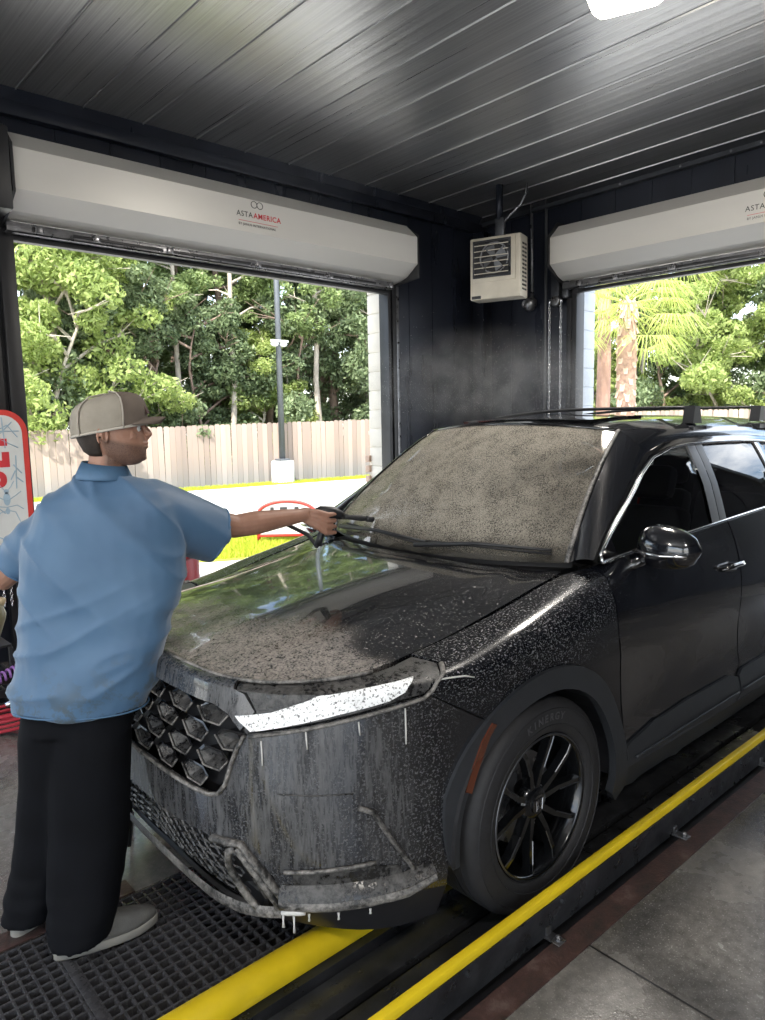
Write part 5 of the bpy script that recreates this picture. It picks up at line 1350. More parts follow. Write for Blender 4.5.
# ---- wheels
M['tyre_print'] = mat('raised tyre lettering', (.055, .055, .06), .5)
def wheel(x, fl, steer=0):
    w = bpy.data.objects.new('wheel', None); link(w, car); w.location = (x, -fl * .80, .372); w.rotation_euler = (0, 0, steer)
    R_ = Matrix.Rotation(PI / 2 * fl, 4, 'X')      # local z -> outward
    prof = [(.250, -.105), (.262, -.118), (.30, -.122), (.345, -.115), (.364, -.098), (.370, -.08), (.370, .08), (.364, .098), (.345, .113), (.30, .120), (.262, .115), (.250, .100), (.240, .06), (.240, -.06)]
    b = MB(); b.lathe(prof, 72, R_, closed=True); t = b.build('tyre', M['rubber'], w, smooth=True)
    for gx in (-.055, -.018, .018, .055):
        b = MB(); b.lathe([(.3712, gx - .004), (.3712, gx + .004), (.366, gx + .004), (.366, gx - .004)], 48, R_, closed=True); b.build('tread_groove', M['black'], t)
    for rr in (.285, .338):
        b = MB(); zz = .1195 if rr < .3 else .1155
        b.lathe([(rr - .0015, zz - .003), (rr, zz + .0015), (rr + .0015, zz - .003)], 60, R_, cap=False); b.build('sidewall_ring', M['rubber'], t)
    word = 'KINERGY'
    for i, chh in enumerate(word):
        me = text_mesh(chh, .036, .0008, 'CENTER', 1, .0006); a = math.radians(90 + 17 - i * 5.6)
        px, py = .312 * math.cos(a), .312 * math.sin(a)
        if fl == 1:
            F_ = R_ @ frame_mat((px, py, .1205), (math.sin(a), -math.cos(a), 0), (math.cos(a), math.sin(a), 0))
            put_mesh('tyre_lettering', me, F_, M['tyre_print'], t)
        else: bpy.data.meshes.remove(me)
    rim = MB(); rim.lathe([(.246, .100), (.252, .106), (.244, .110), (.236, .100), (.228, .06), (.222, -.09), (.240, -.10)], 64, R_, cap=False); ro = rim.build('rim', M['rim'], w, smooth=True)
    b = MB(); b.lathe([(.2505, .1065), (.247, .1105), (.2435, .1095)], 64, R_, cap=False); b.build('rim_edge', M['machined'], ro, smooth=True)
    for k in range(5):
        base = math.radians(90 + 72 * k + 4)
        for sd in (-1, 1):
            # pair of spokes splitting from the hub, each with a machined flank
            def pt(r, off, z): return R_ @ Vector((r * math.cos(base) - off * math.sin(base), r * math.sin(base) + off * math.cos(base), z))
            c = [(.045, .012 * sd, .078), (.12, .030 * sd, .088), (.19, .060 * sd, .098), (.238, .088 * sd, .098)]
            wd = [.016, .013, .012, .015]
            b = MB(); rings = []
            for (r, o_, z), w_ in zip(c, wd): rings.append([pt(r, o_ - w_, z - .03), pt(r, o_ - w_ * .7, z), pt(r, o_ + w_ * .7, z), pt(r, o_ + w_, z - .03)])
            b.loft(rings); so = b.build('spoke', M['rim'], ro)
            b = MB(); b.tube([pt(r, o_ + sd * w_ * .75, z + .0005) for (r, o_, z), w_ in zip(c[1:], wd[1:])], .0022, 4); b.build('spoke_edge', M['machined'], ro)
    b = MB(); b.lathe([(.072, .045), (.066, .07), (.050, .082), (.034, .084), (0, .086)], 30, R_); b.build('hub', M['rim'], ro, smooth=True)
    b = MB(); b.lathe([(.034, .084), (.033, .091), (0, .092)], 24, R_); b.build('centre_cap', M['gloss_black'], ro)
    for seg in ([(-.010, .016), (-.008, 0), (-.011, -.016)], [(.010, .016), (.008, 0), (.011, -.016)], [(-.008, 0), (.008, 0)], [(-.018, .020), (.018, .020), (.015, -.020), (-.015, -.020), (-.018, .020)]):
        b = MB(); b.tube([R_ @ Vector((a, c_, .0935)) for a, c_ in seg], .0017, 5); b.build('cap_emblem', M['chrome'], ro)
    for k in range(5):
        q = math.radians(90 + 36 + 72 * k); b = MB(); b.lathe([(.009, .05), (.009, .074), (.0, .076)], 6, R_ @ Matrix.Translation((.055 * math.cos(q), .055 * math.sin(q), 0))); b.build('lug_nut', M['steel'], ro)
    b = MB(); b.lathe([(.06, -.01), (.16, -.01), (.16, .012), (.06, .012)], 36, R_, closed=True); b.build('brake_disc', M['steel'], w)
    b = MB(); b.prism([(.09, -.07), (.175, -.075), (.175, .075), (.09, .07)], -.03, .035, R_ @ Matrix.Rotation(math.radians(150), 4, 'Z')); b.build('brake_caliper', M['dark_steel'], w)
    b = MB(); b.lathe([(.0, -.12), (.235, -.12), (.235, -.10), (0, -.10)], 30, R_); b.build('inner_barrel', M['black'], w)
for x_ in (0, 2.694):
    for fl in (1, -1): wheel(x_, fl)
# ================================================================== THE MAN
M['shirt'] = None
def m_shirt():
    m = bpy.data.materials.new('light blue polo knit'); nt, p, o = nodes(m)
    v = coords(nt); xyz = N(nt, 'ShaderNodeSeparateXYZ'); nt.links.new(v, xyz.inputs[0]); Z = xyz.outputs[2]
    n = noise(nt, v, 5, 3)
    base = ramp(nt, n, [(.3, (.050, .115, .215)), (.7, (.066, .142, .250))])
    st = noise(nt, v, 16, 7, .7); st2 = noise(nt, v, 5, 3)
    low = mth(nt, 'MULTIPLY', mth(nt, 'SUBTRACT', .93, mth(nt, 'ADD', Z, mth(nt, 'MULTIPLY', mth(nt, 'SUBTRACT', st2, .5), .5))), 6, clamp=True)
    f = mth(nt, 'MULTIPLY', mth(nt, 'MULTIPLY', ramp(nt, st, [(.50, 0), (.57, 1)]), low), .8)
    nt.links.new(mix(nt, f, base, (.055, .065, .06)), p.inputs['Base Color'])
    p.inputs['Roughness'].default_value = .55; p.inputs['Sheen Weight'].default_value = .25
    nt.links.new(bump(nt, noise(nt, v, 420, 2), .12, .002), p.inputs['Normal']); return m
M['shirt'] = m_shirt()
M['shirt_edge'] = mat('blue knit collar', (.066, .142, .25), .6, 0, .08, 30, .15, 300)
M['trousers'] = mat('black trousers cloth', (.0035, .004, .006), .85, 0, .2, 12, .1, 300, spec=.15)
def m_skin():
    m = bpy.data.materials.new('tanned skin'); nt, p, o = nodes(m)
    v = coords(nt); xyz = N(nt, 'ShaderNodeSeparateXYZ'); nt.links.new(v, xyz.inputs[0]); X, Y, Z = xyz.outputs
    base = ramp(nt, noise(nt, v, 22, 4), [(.3, (.30, .155, .105)), (.7, (.37, .20, .14))])
    # stubble on jaw and chin
    jaw = mth(nt, 'MULTIPLY', mth(nt, 'SUBTRACT', mth(nt, 'ADD', 1.628, mth(nt, 'MULTIPLY', mth(nt, 'SUBTRACT', .22, X), .25)), Z), 70, clamp=True)
    up = mth(nt, 'MULTIPLY', mth(nt, 'SUBTRACT', Z, 1.545), 60, clamp=True); fr = mth(nt, 'MULTIPLY', mth(nt, 'SUBTRACT', X, .125), 60, clamp=True)
    f = mth(nt, 'MULTIPLY', mth(nt, 'MULTIPLY', jaw, up), mth(nt, 'MULTIPLY', fr, ramp(nt, noise(nt, v, 500, 2), [(.35, .45), (.6, .85)])))
    nt.links.new(mix(nt, f, base, (.055, .035, .028)), p.inputs['Base Color'])
    p.inputs['Roughness'].default_value = .5; p.inputs['Subsurface Weight'].default_value = .08; p.inputs['Subsurface Radius'].default_value = (.01, .004, .002)
    nt.links.new(bump(nt, noise(nt, v, 260, 3), .15, .002), p.inputs['Normal']); return m
M['skin'] = m_skin()
M['hair'] = mat('short dark brown hair', (.022, .014, .010), .7, 0, .4, 60, .6, 300)
M['cap_mesh'] = mat('tan cap mesh', (.30, .27, .225), .85, 0, .1, 20, .5, 420)
M['cap_front'] = mat('brown cap twill', (.135, .105, .085), .8, 0, .1, 20, .3, 300)
M['cap_seam'] = mat('pale cap seam tape', (.46, .42, .37), .8, 0, .1)
M['shoe'] = mat('grey suede shoe', (.125, .122, .115), .85, 0, .15, 30, .3, 200)
M['sole'] = mat('pale rubber sole', (.27, .26, .235), .7, 0, .15)
M['lace'] = mat('grey shoe lace', (.26, .25, .24), .8)

man = empty('person', 'man in light blue polo, black trousers and tan cap aiming a spray gun', 'person', (.87, 2.42, 0), math.radians(-43.07))

def remesh(mb, name, m, voxel, parent, smooth_it=2, disp=None):
    tmp = mb.build('tmp_shape', None)
    md = tmp.modifiers.new('remesh', 'REMESH'); md.mode = 'VOXEL'; md.voxel_size = voxel; md.use_smooth_shade = True
    if smooth_it:
        sm = tmp.modifiers.new('smooth', 'SMOOTH'); sm.factor = .5; sm.iterations = smooth_it
    dg = bpy.context.evaluated_depsgraph_get(); dg.update()
    me = bpy.data.meshes.new_from_object(tmp.evaluated_get(dg)); bpy.data.objects.remove(tmp)
    me.name = name; me.materials.clear(); me.materials.append(m)
    if disp:
        n = len(me.vertices); co = np.empty(n * 3, np.float32); me.vertices.foreach_get('co', co); co = co.reshape(-1, 3)
        no = np.empty(n * 3, np.float32); me.vertex_normals.foreach_get('vector', no); no = no.reshape(-1, 3)
        co = co + no * disp(co, no)[:, None]; me.vertices.foreach_set('co', co.astype(np.float32).ravel()); me.update()
    me.polygons.foreach_set('use_smooth', [True] * len(me.polygons))
    return link(bpy.data.objects.new(name, me), parent)
def ell(cx, cy, cz, rx, ry, n=28, tilt=0, p=2.3, yaw=0):
    """horizontal superellipse ring; tilt lifts the +x side"""
    out = []
    for k in range(n):
        a = 2 * PI * k / n; c, s = math.cos(a), math.sin(a)
        x = rx * math.copysign(abs(c) ** (2 / p), c); y = ry * math.copysign(abs(s) ** (2 / p), s)
        X_ = x * math.cos(yaw) - y * math.sin(yaw); Y_ = x * math.sin(yaw) + y * math.cos(yaw)
        out.append((cx + X_, cy + Y_, cz + tilt * X_))
    return out
# ---------------- body (one continuous surface)
bd = MB()
HY = .14                                           # head yaw, away from the camera
def head_pt(x, y, z):                              # head space: x forward, about the neck axis at x .125
    c, s = math.cos(HY), math.sin(HY); dx = x - .125
    return (.125 + dx * c - y * s, .0 + dx * s + y * c, z)
rings = []
for z, b_, f_, hw in ((1.553, .165, .205, .018), (1.558, .145, .222, .034), (1.572, .112, .238, .048), (1.590, .083, .243, .060), (1.610, .062, .243, .067), (1.632, .046, .243, .072), (1.655, .037, .241, .075),
                      (1.676, .032, .236, .076), (1.70, .029, .242, .077), (1.725, .030, .238, .076), (1.745, .048, .210, .062), (1.762, .072, .180, .046), (1.772, .10, .15, .022)):
    cx, hx = (b_ + f_) / 2, (f_ - b_) / 2
    r_ = []
    for k in range(32):
        a = 2 * PI * k / 32; c, s = math.cos(a), math.sin(a); w_ = hw * (1 - .22 * max(0, c) ** 1.5 * (1 if z < 1.66 else .5))
        r_.append(head_pt(cx + hx * math.copysign(abs(c) ** .85, c), w_ * math.copysign(abs(s) ** .85, s), z))
    rings.append(r_)
bd.loft(rings)
def blob(pts, rs, n=10, sy=1): bd.tube([head_pt(*p) for p in pts], rs, n, sy=sy)
blob([(.236, 0, 1.688), (.243, 0, 1.674), (.251, 0, 1.662), (.2565, 0, 1.652), (.250, 0, 1.644), (.243, 0, 1.634)], [.006, .008, .0095, .0105, .008, .007])       # nose
for s_ in (-1, 1): blob([(.250, .009 * s_, 1.648), (.246, .011 * s_, 1.646)], [.006, .005])
blob([(.237, -.026, 1.694), (.246, 0, 1.692), (.237, .026, 1.694)], [.006, .0075, .006])                                             # brow
blob([(.238, -.022, 1.6235), (.2475, 0, 1.6245), (.238, .022, 1.6235)], [.003, .0055, .003]); blob([(.237, -.020, 1.6125), (.2465, 0, 1.6115), (.237, .020, 1.6125)], [.003, .006, .003])
blob([(.224, -.010, 1.580), (.232, 0, 1.577), (.224, .010, 1.580)], [.012, .013, .012])                                              # chin
for s_ in (-1, 1):
    blob([(.222, .030 * s_, 1.672), (.229, .030 * s_, 1.671)], [.010, .011])                                                        # eye
    blob([(.208, .045 * s_, 1.650), (.222, .040 * s_, 1.646)], [.016, .010])                                                        # cheek
    # ear
    E_ = [(.132 + .015 * math.cos(q) - .004, (.079 + .008 * (1 - math.cos(q)) / 2) * s_, 1.650 + .027 * math.sin(q)) for q in [math.radians(a) for a in range(-60, 245, 30)]]
    blob(E_, [.0045] * len(E_), 6); blob([(.134, .076 * s_, 1.630), (.128, .079 * s_, 1.652), (.127, .079 * s_, 1.666)], [.009, .013, .008], 8, .5)
bd.tube([(.095, -.005, 1.42), (.103, -.003, 1.50), (.118, .0, 1.56), (.125, .0, 1.62)], [.075, .062, .058, .056], 18)
bd.loft([ell(.10, 0, 1.475, .10, .06), ell(.105, 0, 1.45, .17, .085), ell(.10, 0, 1.38, .21, .10), ell(.085, 0, 1.25, .20, .105), ell(.055, -.03, 1.08, .160, .088), ell(.03, -.06, .92, .145, .086), ell(.01, -.075, .80, .135, .08)])
# legs
bd.tube([(.045, -.07, .86), (.035, -.085, .62), (.015, -.09, .45), (-.008, -.13, .25), (-.005, -.165, .07)], [.082, .070, .058, .050, .042], 14)
bd.tube([(-.07, -.07, .86), (-.095, -.055, .62), (-.11, -.04, .45), (-.180, -.04, .25), (-.205, -.07, .07)], [.082, .070, .058, .050, .042], 14)
# right arm
SH, EL, WR = Vector((.24, .03, 1.40)), Vector((.475, .235, 1.312)), Vector((.715, .405, 1.328))
bd.tube([SH, SH.lerp(EL, .5), EL, EL.lerp(WR, .28), EL.lerp(WR, .6), WR.lerp(EL, .08), WR], [.062, .050, .043, .045, .036, .027, .027], 16)
# left arm
LS, LE, LW = Vector((-.05, .0, 1.36)), Vector((-.285, .05, 1.175)), Vector((-.47, .24, 1.19))
bd.tube([LS, LS.lerp(LE, .5), LE, LE.lerp(LW, .3), LE.lerp(LW, .7), LW], [.060, .050, .043, .044, .033, .027], 16)
# right hand closed round the pistol grip
D_, Nn, K_ = Vector((.83, .555, 0)).normalized(), Vector((.555, -.83, 0)).normalized(), Vector((0, 0, 1))
G0 = Vector((.785, .452, 1.285))
offs = (.037, .0135, -.0105, -.034)
for i, oz in enumerate(offs):
    Kn = G0 + Nn * .027 - D_ * (.002 + .002 * i) + K_ * oz
    bd.tube([WR - D_ * .01 + K_ * oz * .35, WR.lerp(Kn, .5) + Nn * .006 + K_ * oz * .25, Kn], [.017, .0135, .0115], 10)
    if i == 0: pts = [Kn, G0 + D_ * .040 + Nn * .020 + K_ * (oz + .002), G0 + D_ * .060 + Nn * .004 + K_ * (oz - .004), G0 + D_ * .058 - Nn * .014 + K_ * (oz - .008)]
    else: pts = [Kn, G0 + D_ * .034 + Nn * .018 + K_ * (oz - .002), G0 + D_ * .033 - Nn * .014 + K_ * (oz - .004), G0 + D_ * .008 - Nn * .030 + K_ * (oz - .005)]
    bd.tube(pts, [.0104, .0094 - .0004 * i, .0086 - .0004 * i, .0072], 10)
bd.tube([WR + K_ * .008 - Nn * .006, G0 - D_ * .030 - Nn * .016 + K_ * .030, G0 - D_ * .004 - Nn * .024 + K_ * .044, G0 + D_ * .026 - Nn * .022 + K_ * .046], [.017, .0145, .0115, .009], 10)
bd.tube([WR - D_ * .005, G0 - D_ * .035 + Nn * .008], [.024, .022], 12, sy=1.1)
# left hand, relaxed
LD = (LW - LE).normalized(); LN = Vector((LD.y, -LD.x, 0)).normalized()
bd.tube([LW, LW + LD * .05], [.026, .030], 12, sy=.6)
for i in range(4):
    o_ = K_ * (.030 - .020 * i); q0 = LW + LD * (.075 - .004 * abs(i - 1)) + o_; L_ = (.070, .078, .072, .056)[i]
    bd.tube([LW + LD * .02 + o_ * .6, q0], [.013, .011], 8)
    bd.tube([q0, q0 + LD * L_ * .5 + LN * -.010, q0 + LD * L_ * .75 + LN * -.030, q0 + LD * L_ * .78 + LN * -.050], [.0102, .0095, .0088, .0072], 8)
bd.tube([LW + LD * .015 + K_ * .018, LW + LD * .05 + K_ * .045 - LN * .015, LW + LD * .08 + K_ * .055 - LN * .025], [.015, .012, .009], 8)
body = remesh(bd, 'body', M['skin'], .0033, man, 1)
# eyes
for s_ in (-1, 1):
    e = MB(); c = Vector(head_pt(.2262, .030 * s_, 1.671)); e.lathe([(.0104 * math.sin(q * PI / 8), -.0108 * math.cos(q * PI / 8)) for q in range(9)], 12, Matrix.Translation(c)); eo = e.build('eye', M['white'], man, smooth=True)
    e = MB(); c = Vector(head_pt(.2335, .031 * s_, 1.671)); e.lathe([(.0045 * math.sin(q * PI / 6), -.0045 * math.cos(q * PI / 6)) for q in range(7)], 10, Matrix.Translation(c)); e.build('iris', M['hair'], eo, smooth=True)
    e = MB(); e.tube([head_pt(.2365, .018 * s_, 1.6815), head_pt(.240, .029 * s_, 1.6835), head_pt(.231, .042 * s_, 1.6805)], .0028, 5); e.build('eyebrow', M['hair'], man, smooth=True)
# hair: shell over the back and sides under the cap
h = MB(); rr_ = []
for z, b_, f_, hw in ((1.585, .070, .150, .058), (1.600, .050, .150, .066), (1.620, .040, .146, .0735), (1.640, .032, .150, .0775), (1.66, .028, .172, .0795), (1.69, .025, .190, .081), (1.71, .024, .19, .081)):
    cx, hx = .125, .125 - b_; r_ = []
    for k in range(29):
        a = math.radians(95 + 170 * k / 28) if z < 1.645 else math.radians(78 + 204 * k / 28); c, s = math.cos(a), math.sin(a)
        X_ = cx + hx * math.copysign(abs(c) ** .85, c) if c < 0 else cx + (f_ - cx) * c * 2.2
        r_.append(head_pt(X_, hw * math.copysign(abs(s) ** .85, s), z))
    rr_.append(r_)
h.add([p for r in rr_ for p in r], [(i * 29 + j, i * 29 + j + 1, (i + 1) * 29 + j + 1, (i + 1) * 29 + j) for i in range(len(rr_) - 1) for j in range(28)])
ho = h.build('hair', M['hair'], man, smooth=True); sm = ho.modifiers.new('thick', 'SOLIDIFY'); sm.thickness = .006; sm.offset = -1
# ---------------- cap
def cap_ring(f, n=40):
    """f 0 hem .. 1 crown; the hem tilts down towards the back"""
    zz = [0, .036, .068, .094, .111, .118][min(5, int(f * 5))]
    sc = [1, 1.03, 1.0, .88, .62, .10][min(5, int(f * 5))]
    out = []
    for k in range(n):
        a = 2 * PI * k / n; c, s = math.cos(a), math.sin(a)
        X_ = .133 + .118 * sc * math.copysign(abs(c) ** .9, c); Y_ = .088 * sc * math.copysign(abs(s) ** .9, s)
        out.append(head_pt(X_, Y_, 1.666 + (X_ - .133) * .17 * (1 - .5 * f) + zz * (1.0 + .05 * c)))
    return out
cr_ = [cap_ring(k / 5) for k in range(6)]
def cap_part(name, cond, m):
    c_ = MB(); n = 40; vs = [p for r in cr_ for p in r]; fs = []
    for i in range(5):
        for j in range(n):
            if cond(j): fs.append((i * n + j, i * n + (j + 1) % n, (i + 1) * n + (j + 1) % n, (i + 1) * n + j))
    c_.add(vs, fs); o = c_.build(name, m, cap)
    bm = bmesh.new(); bm.from_mesh(o.data); bmesh.ops.delete(bm, geom=[v for v in bm.verts if not v.link_faces], context='VERTS'); bm.to_mesh(o.data); bm.free()
    o.data.polygons.foreach_set('use_smooth', [True] * len(o.data.polygons))
    s2 = o.modifiers.new('sub', 'SUBSURF'); s2.levels = 1; s2.render_levels = 2; s3 = o.modifiers.new('thick', 'SOLIDIFY'); s3.thickness = .004
    return o
cap = bpy.data.objects.new('cap', None); link(cap, man)
cap_part('front_panel', lambda j: j < 7 or j >= 33, M['cap_front'])
cap_part('mesh_panel', lambda j: 7 <= j < 14, M['cap_mesh']); cap_part('mesh_panel', lambda j: 14 <= j < 26, M['cap_mesh']); cap_part('mesh_panel', lambda j: 26 <= j < 33, M['cap_mesh'])
for j in (7, 14, 26, 33):
    b = MB(); P = [Vector(r[j]) for r in cr_]; c0 = Vector(head_pt(.133, 0, 1.70)); P = [p + (p - c0).normalized() * .003 for p in P]; b.tube(P, .0045, 6, sy=.5); b.build('seam_tape', M['cap_seam'], cap, smooth=True)
b = MB(); P = [Vector(p) for p in cr_[0]]; b.tube(P + [P[0]], .0045, 6, cap=False); b.build('hem_band', M['cap_seam'], cap, smooth=True)
b = MB(); b.lathe([(0, .006), (.007, .004), (.008, 0)], 10, Matrix.Translation(head_pt(.14, 0, 1.781))); b.build('button', M['cap_front'], cap, smooth=True)
bill = []
for i in range(7):
    f = i / 6; w_ = .070 * math.sqrt(max(0, 1 - (f * .93) ** 3)); x_ = .228 + .082 * f
    bill.append([(x_ - .030 * (t_ ** 2) * (1 - f * .2), w_ * t_, 1.700 + .004 * f - .020 * t_ * t_ + .004 * math.sin(f * PI)) for t_ in [-1 + k / 4 for k in range(9)]])
b = MB(); b.add([head_pt(*p) for r in bill for p in r], [(i * 9 + j, i * 9 + j + 1, (i + 1) * 9 + j + 1, (i + 1) * 9 + j) for i in range(6) for j in range(8)])
o = b.build('bill', M['cap_front'], cap, smooth=True); s3 = o.modifiers.new('thick', 'SOLIDIFY'); s3.thickness = .006; s3.offset = 0
b = MB(); b.box(-.002, -.022, -.018, .002, .022, .018, .001, Matrix.Translation(head_pt(.250, 0, 1.735)) @ Matrix.Rotation(HY, 4, 'Z') @ Matrix.Rotation(-.35, 4, 'Y')); b.build('patch', mat('dark cap patch', (.06, .02, .018), .7), cap, angle=30)
# ---------------- polo shirt
sh = MB()
yw = .12
sh.loft([ell(.10, -.01, 1.535, .060, .062, p=2, yaw=yw), ell(.102, -.012, 1.515, .092, .070, p=2, yaw=yw), ell(.108, -.012, 1.495, .135, .085, tilt=.04, p=2.1, yaw=yw), ell(.112, -.012, 1.462, .185, .108, tilt=.06, p=2.1, yaw=yw), ell(.108, -.01, 1.41, .222, .132, tilt=.03, p=2.2, yaw=yw),
         ell(.097, -.01, 1.32, .248, .148, p=2.2, yaw=yw), ell(.090, -.01, 1.22, .262, .155, p=2.2, yaw=yw), ell(.076, -.035, 1.10, .262, .138, p=2.2), ell(.050, -.06, .96, .242, .130, p=2.2), ell(.026, -.075, .84, .226, .130, p=2.2), ell(.014, -.08, .782, .215, .130, p=2.2), ell(.013, -.08, .766, .214, .129, p=2.2)])
# right sleeve
def ring_at(c, axis, ry, rz, n=24):
    a = Vector(axis).normalized(); z = Vector((0, 0, 1)); z = (z - a * a.dot(z)).normalized(); y = a.cross(z)
    return [tuple(Vector(c) + y * ry * math.cos(2 * PI * k / n) + z * rz * math.sin(2 * PI * k / n)) for k in range(n)]
sh.loft([ring_at((.14, -.01, 1.385), (1, .3, -.1), .115, .115), ring_at((.235, .035, 1.385), (.9, .5, -.2), .112, .118), ring_at((.32, .105, 1.345), (.8, .65, -.4), .095, .105), ring_at((.40, .178, 1.300), (.78, .62, -.42), .082, .098), ring_at((.425, .198, 1.285), (.78, .62, -.42), .078, .096)])
sh.loft([ring_at((.06, -.01, 1.375), (-1, 0, -.2), .110, .108), ring_at((-.05, 0, 1.355), (-1, 0, -.7), .098, .095), ring_at((-.13, .01, 1.305), (-.75, .1, -.65), .080, .084), ring_at((-.215, .03, 1.235), (-.75, .1, -.65), .073, .078), ring_at((-.232, .035, 1.220), (-.75, .1, -.65), .072, .076)])
from mathutils import noise as mnoise
def wrinkles(co, no):
    out = np.zeros(len(co), np.float32)
    for i, (x, y, z) in enumerate(co):
        low = min(1, max(0, (1.25 - z) / .4)); up = min(1, max(0, (z - .95) / .3))
        # drag lines from the raised shoulder to the hem, and folds at the waist
        a = mnoise.noise(Vector((x * 7 + z * 3.2, y * 5, z * 1.8 + 3))) * .016 * (.5 + .5 * low)
        t_ = z - .42 * x
        b_ = (1 - abs(mnoise.noise(Vector((x * 2.2, y * 3, t_ * 11 + 7))))) ** 5 * .020 * low * min(1, max(0, (z - .74) / .1))
        c_ = (1 - abs(mnoise.noise(Vector(((x + .9 * (z - 1.3)) * 9, y * 3, z * 1.5 + 11))))) ** 5 * .013 * up
        out[i] = a + b_ + c_ - .004
    return out
shirt = remesh(sh, 'polo_shirt', M['shirt'], .008, man, 6, wrinkles)
# collar, sleeve cuffs and hem stitching
b = MB(); cr2 = []
for k in range(33):
    a = 2 * PI * k / 32; c, s = math.cos(a), math.sin(a); fr = max(0, s)
    cr2.append([(.106 + .068 * c, -.004 + .066 * s, 1.515 - .006 * fr), (.110 + .064 * c, -.002 + .063 * s, 1.556 - .010 * c), (.110 + .069 * c, -.002 + .068 * s, 1.560 - .010 * c), (.106 + .084 * c, -.004 + .082 * s, 1.528 - .004 * c), (.106 + .092 * c, -.004 + .090 * s, 1.512 - .004 * c)])
b.add([p for r in cr2 for p in r], [(i * 5 + j, i * 5 + j + 1, (i + 1) * 5 + j + 1, (i + 1) * 5 + j) for i in range(32) for j in range(4)])
co_ = b.build('collar', M['shirt_edge'], shirt, smooth=True); s3 = co_.modifiers.new('thick', 'SOLIDIFY'); s3.thickness = .003
for c_, ax, ry, rz in (((.417, .192, 1.289), (.78, .62, -.42), .0795, .0965), ((-.226, .033, 1.225), (-.75, .1, -.65), .0725, .0765)):
    b = MB(); P = ring_at(c_, ax, ry, rz, 32); b.tube(P + [P[0]], .0042, 6, cap=False); b.build('sleeve_hem', M['shirt_edge'], shirt, smooth=True)
b = MB(); P = ell(.0135, -.08, .778, .215, .130, n=48, p=2.2); b.tube(P + [P[0]], .003, 5, cap=False); b.build('hem_stitch', M['shirt_edge'], shirt, smooth=True)
# ---------------- trousers
tr_ = MB()
tr_.loft([ell(.01, -.07, .86, .165, .095, p=2.2), ell(.008, -.08, .78, .175, .100, p=2.2), ell(-.005, -.08, .70, .182, .108, p=2.3)])
def leg(pts):
    tr_.loft([ell(x, y, z, rx, ry, n=24, p=2.2) for x, y, z, rx, ry in pts])
leg([(.050, -.08, .80, .112, .098), (.042, -.085, .66, .128, .110), (.022, -.09, .50, .130, .112), (.018, -.10, .34, .128, .110), (.010, -.130, .20, .120, .110), (.010, -.170, .10, .104, .106), (.010, -.190, .045, .092, .108)])
leg([(-.065, -.07, .80, .105, .095), (-.092, -.06, .66, .112, .110), (-.112, -.04, .50, .112, .112), (-.148, -.035, .34, .104, .105), (-.180, -.04, .20, .098, .10), (-.205, -.065, .10, .090, .100), (-.214, -.075, .045, .086, .102)])
def tw(co, no):
    out = np.zeros(len(co), np.float32)
    for i, (x, y, z) in enumerate(co):
        lo_ = min(1, max(0, (.30 - z) / .25)); out[i] = mnoise.noise(Vector((x * 8, y * 8, z * 3))) * .006 + mnoise.noise(Vector((x * 3, y * 3, z * 22))) * .010 * lo_
    return out
remesh(tr_, 'trousers', M['trousers'], .009, man, 3, tw)
# ---------------- shoes
def shoe(heel, toe, parent):
    s_ = bpy.data.objects.new('shoe', None); link(s_, parent)
    h_, t_ = Vector(heel), Vector(toe); d = (t_ - h_); L = d.length; d.normalize(); s_.location = h_; s_.rotation_euler = (0, 0, math.atan2(d.y, d.x)); k = L / .30
    def rg(z, grow, x0=0.0, x1=.30):
        out = []
        for q in range(32):
            a = 2 * PI * q / 32; c, s = math.cos(a), math.sin(a); x = (x0 + x1) / 2 + (x1 - x0) / 2 * c
            w_ = (.036 + .016 * min(1, max(0, x / .22)) - .010 * max(0, (x - .24) / .06)) + grow
            out.append((x * k, w_ * math.copysign(abs(s) ** .7, s), z + .008 * max(0, (x - .22) / .08)))
        return out
    b = MB(); b.loft([rg(0, -.002), rg(.006, .003), rg(.024, .003), rg(.030, .0)]); b.build('sole', M['sole'], s_, smooth=True)
    b = MB(); up_ = [rg(.026, -.001, .003, .297), rg(.045, -.001, .003, .294), rg(.058, -.005, .004, .280), rg(.072, -.010, .005, .245), rg(.088, -.015, .006, .190), rg(.104, -.018, .006, .145), rg(.114, -.019, .008, .115)]
    b.loft(up_); b.build('upper', M['shoe'], s_, smooth=True)
    for i in range(4):
        x = .135 + .024 * i; z = .108 - .0115 * i
        b = MB(); b.tube([(x * k, -.024, z - .010), (x * k, -.012, z + .002), (x * k, .012, z + .002), (x * k, .024, z - .010)], .003, 5); b.build('lace', M['lace'], s_, smooth=True)
    b = MB(); b.tube([(.02 * k, -.036, .045), (.09 * k, -.043, .052), (.15 * k, -.047, .046)], .003, 5, sy=.6); b.build('side_stripe', M['lace'], s_, smooth=True)
shoe((-.060, -.250, .002), (.218, -.075, .002), man)
shoe((-.240, -.150, .0), (-.152, .105, .0), man)

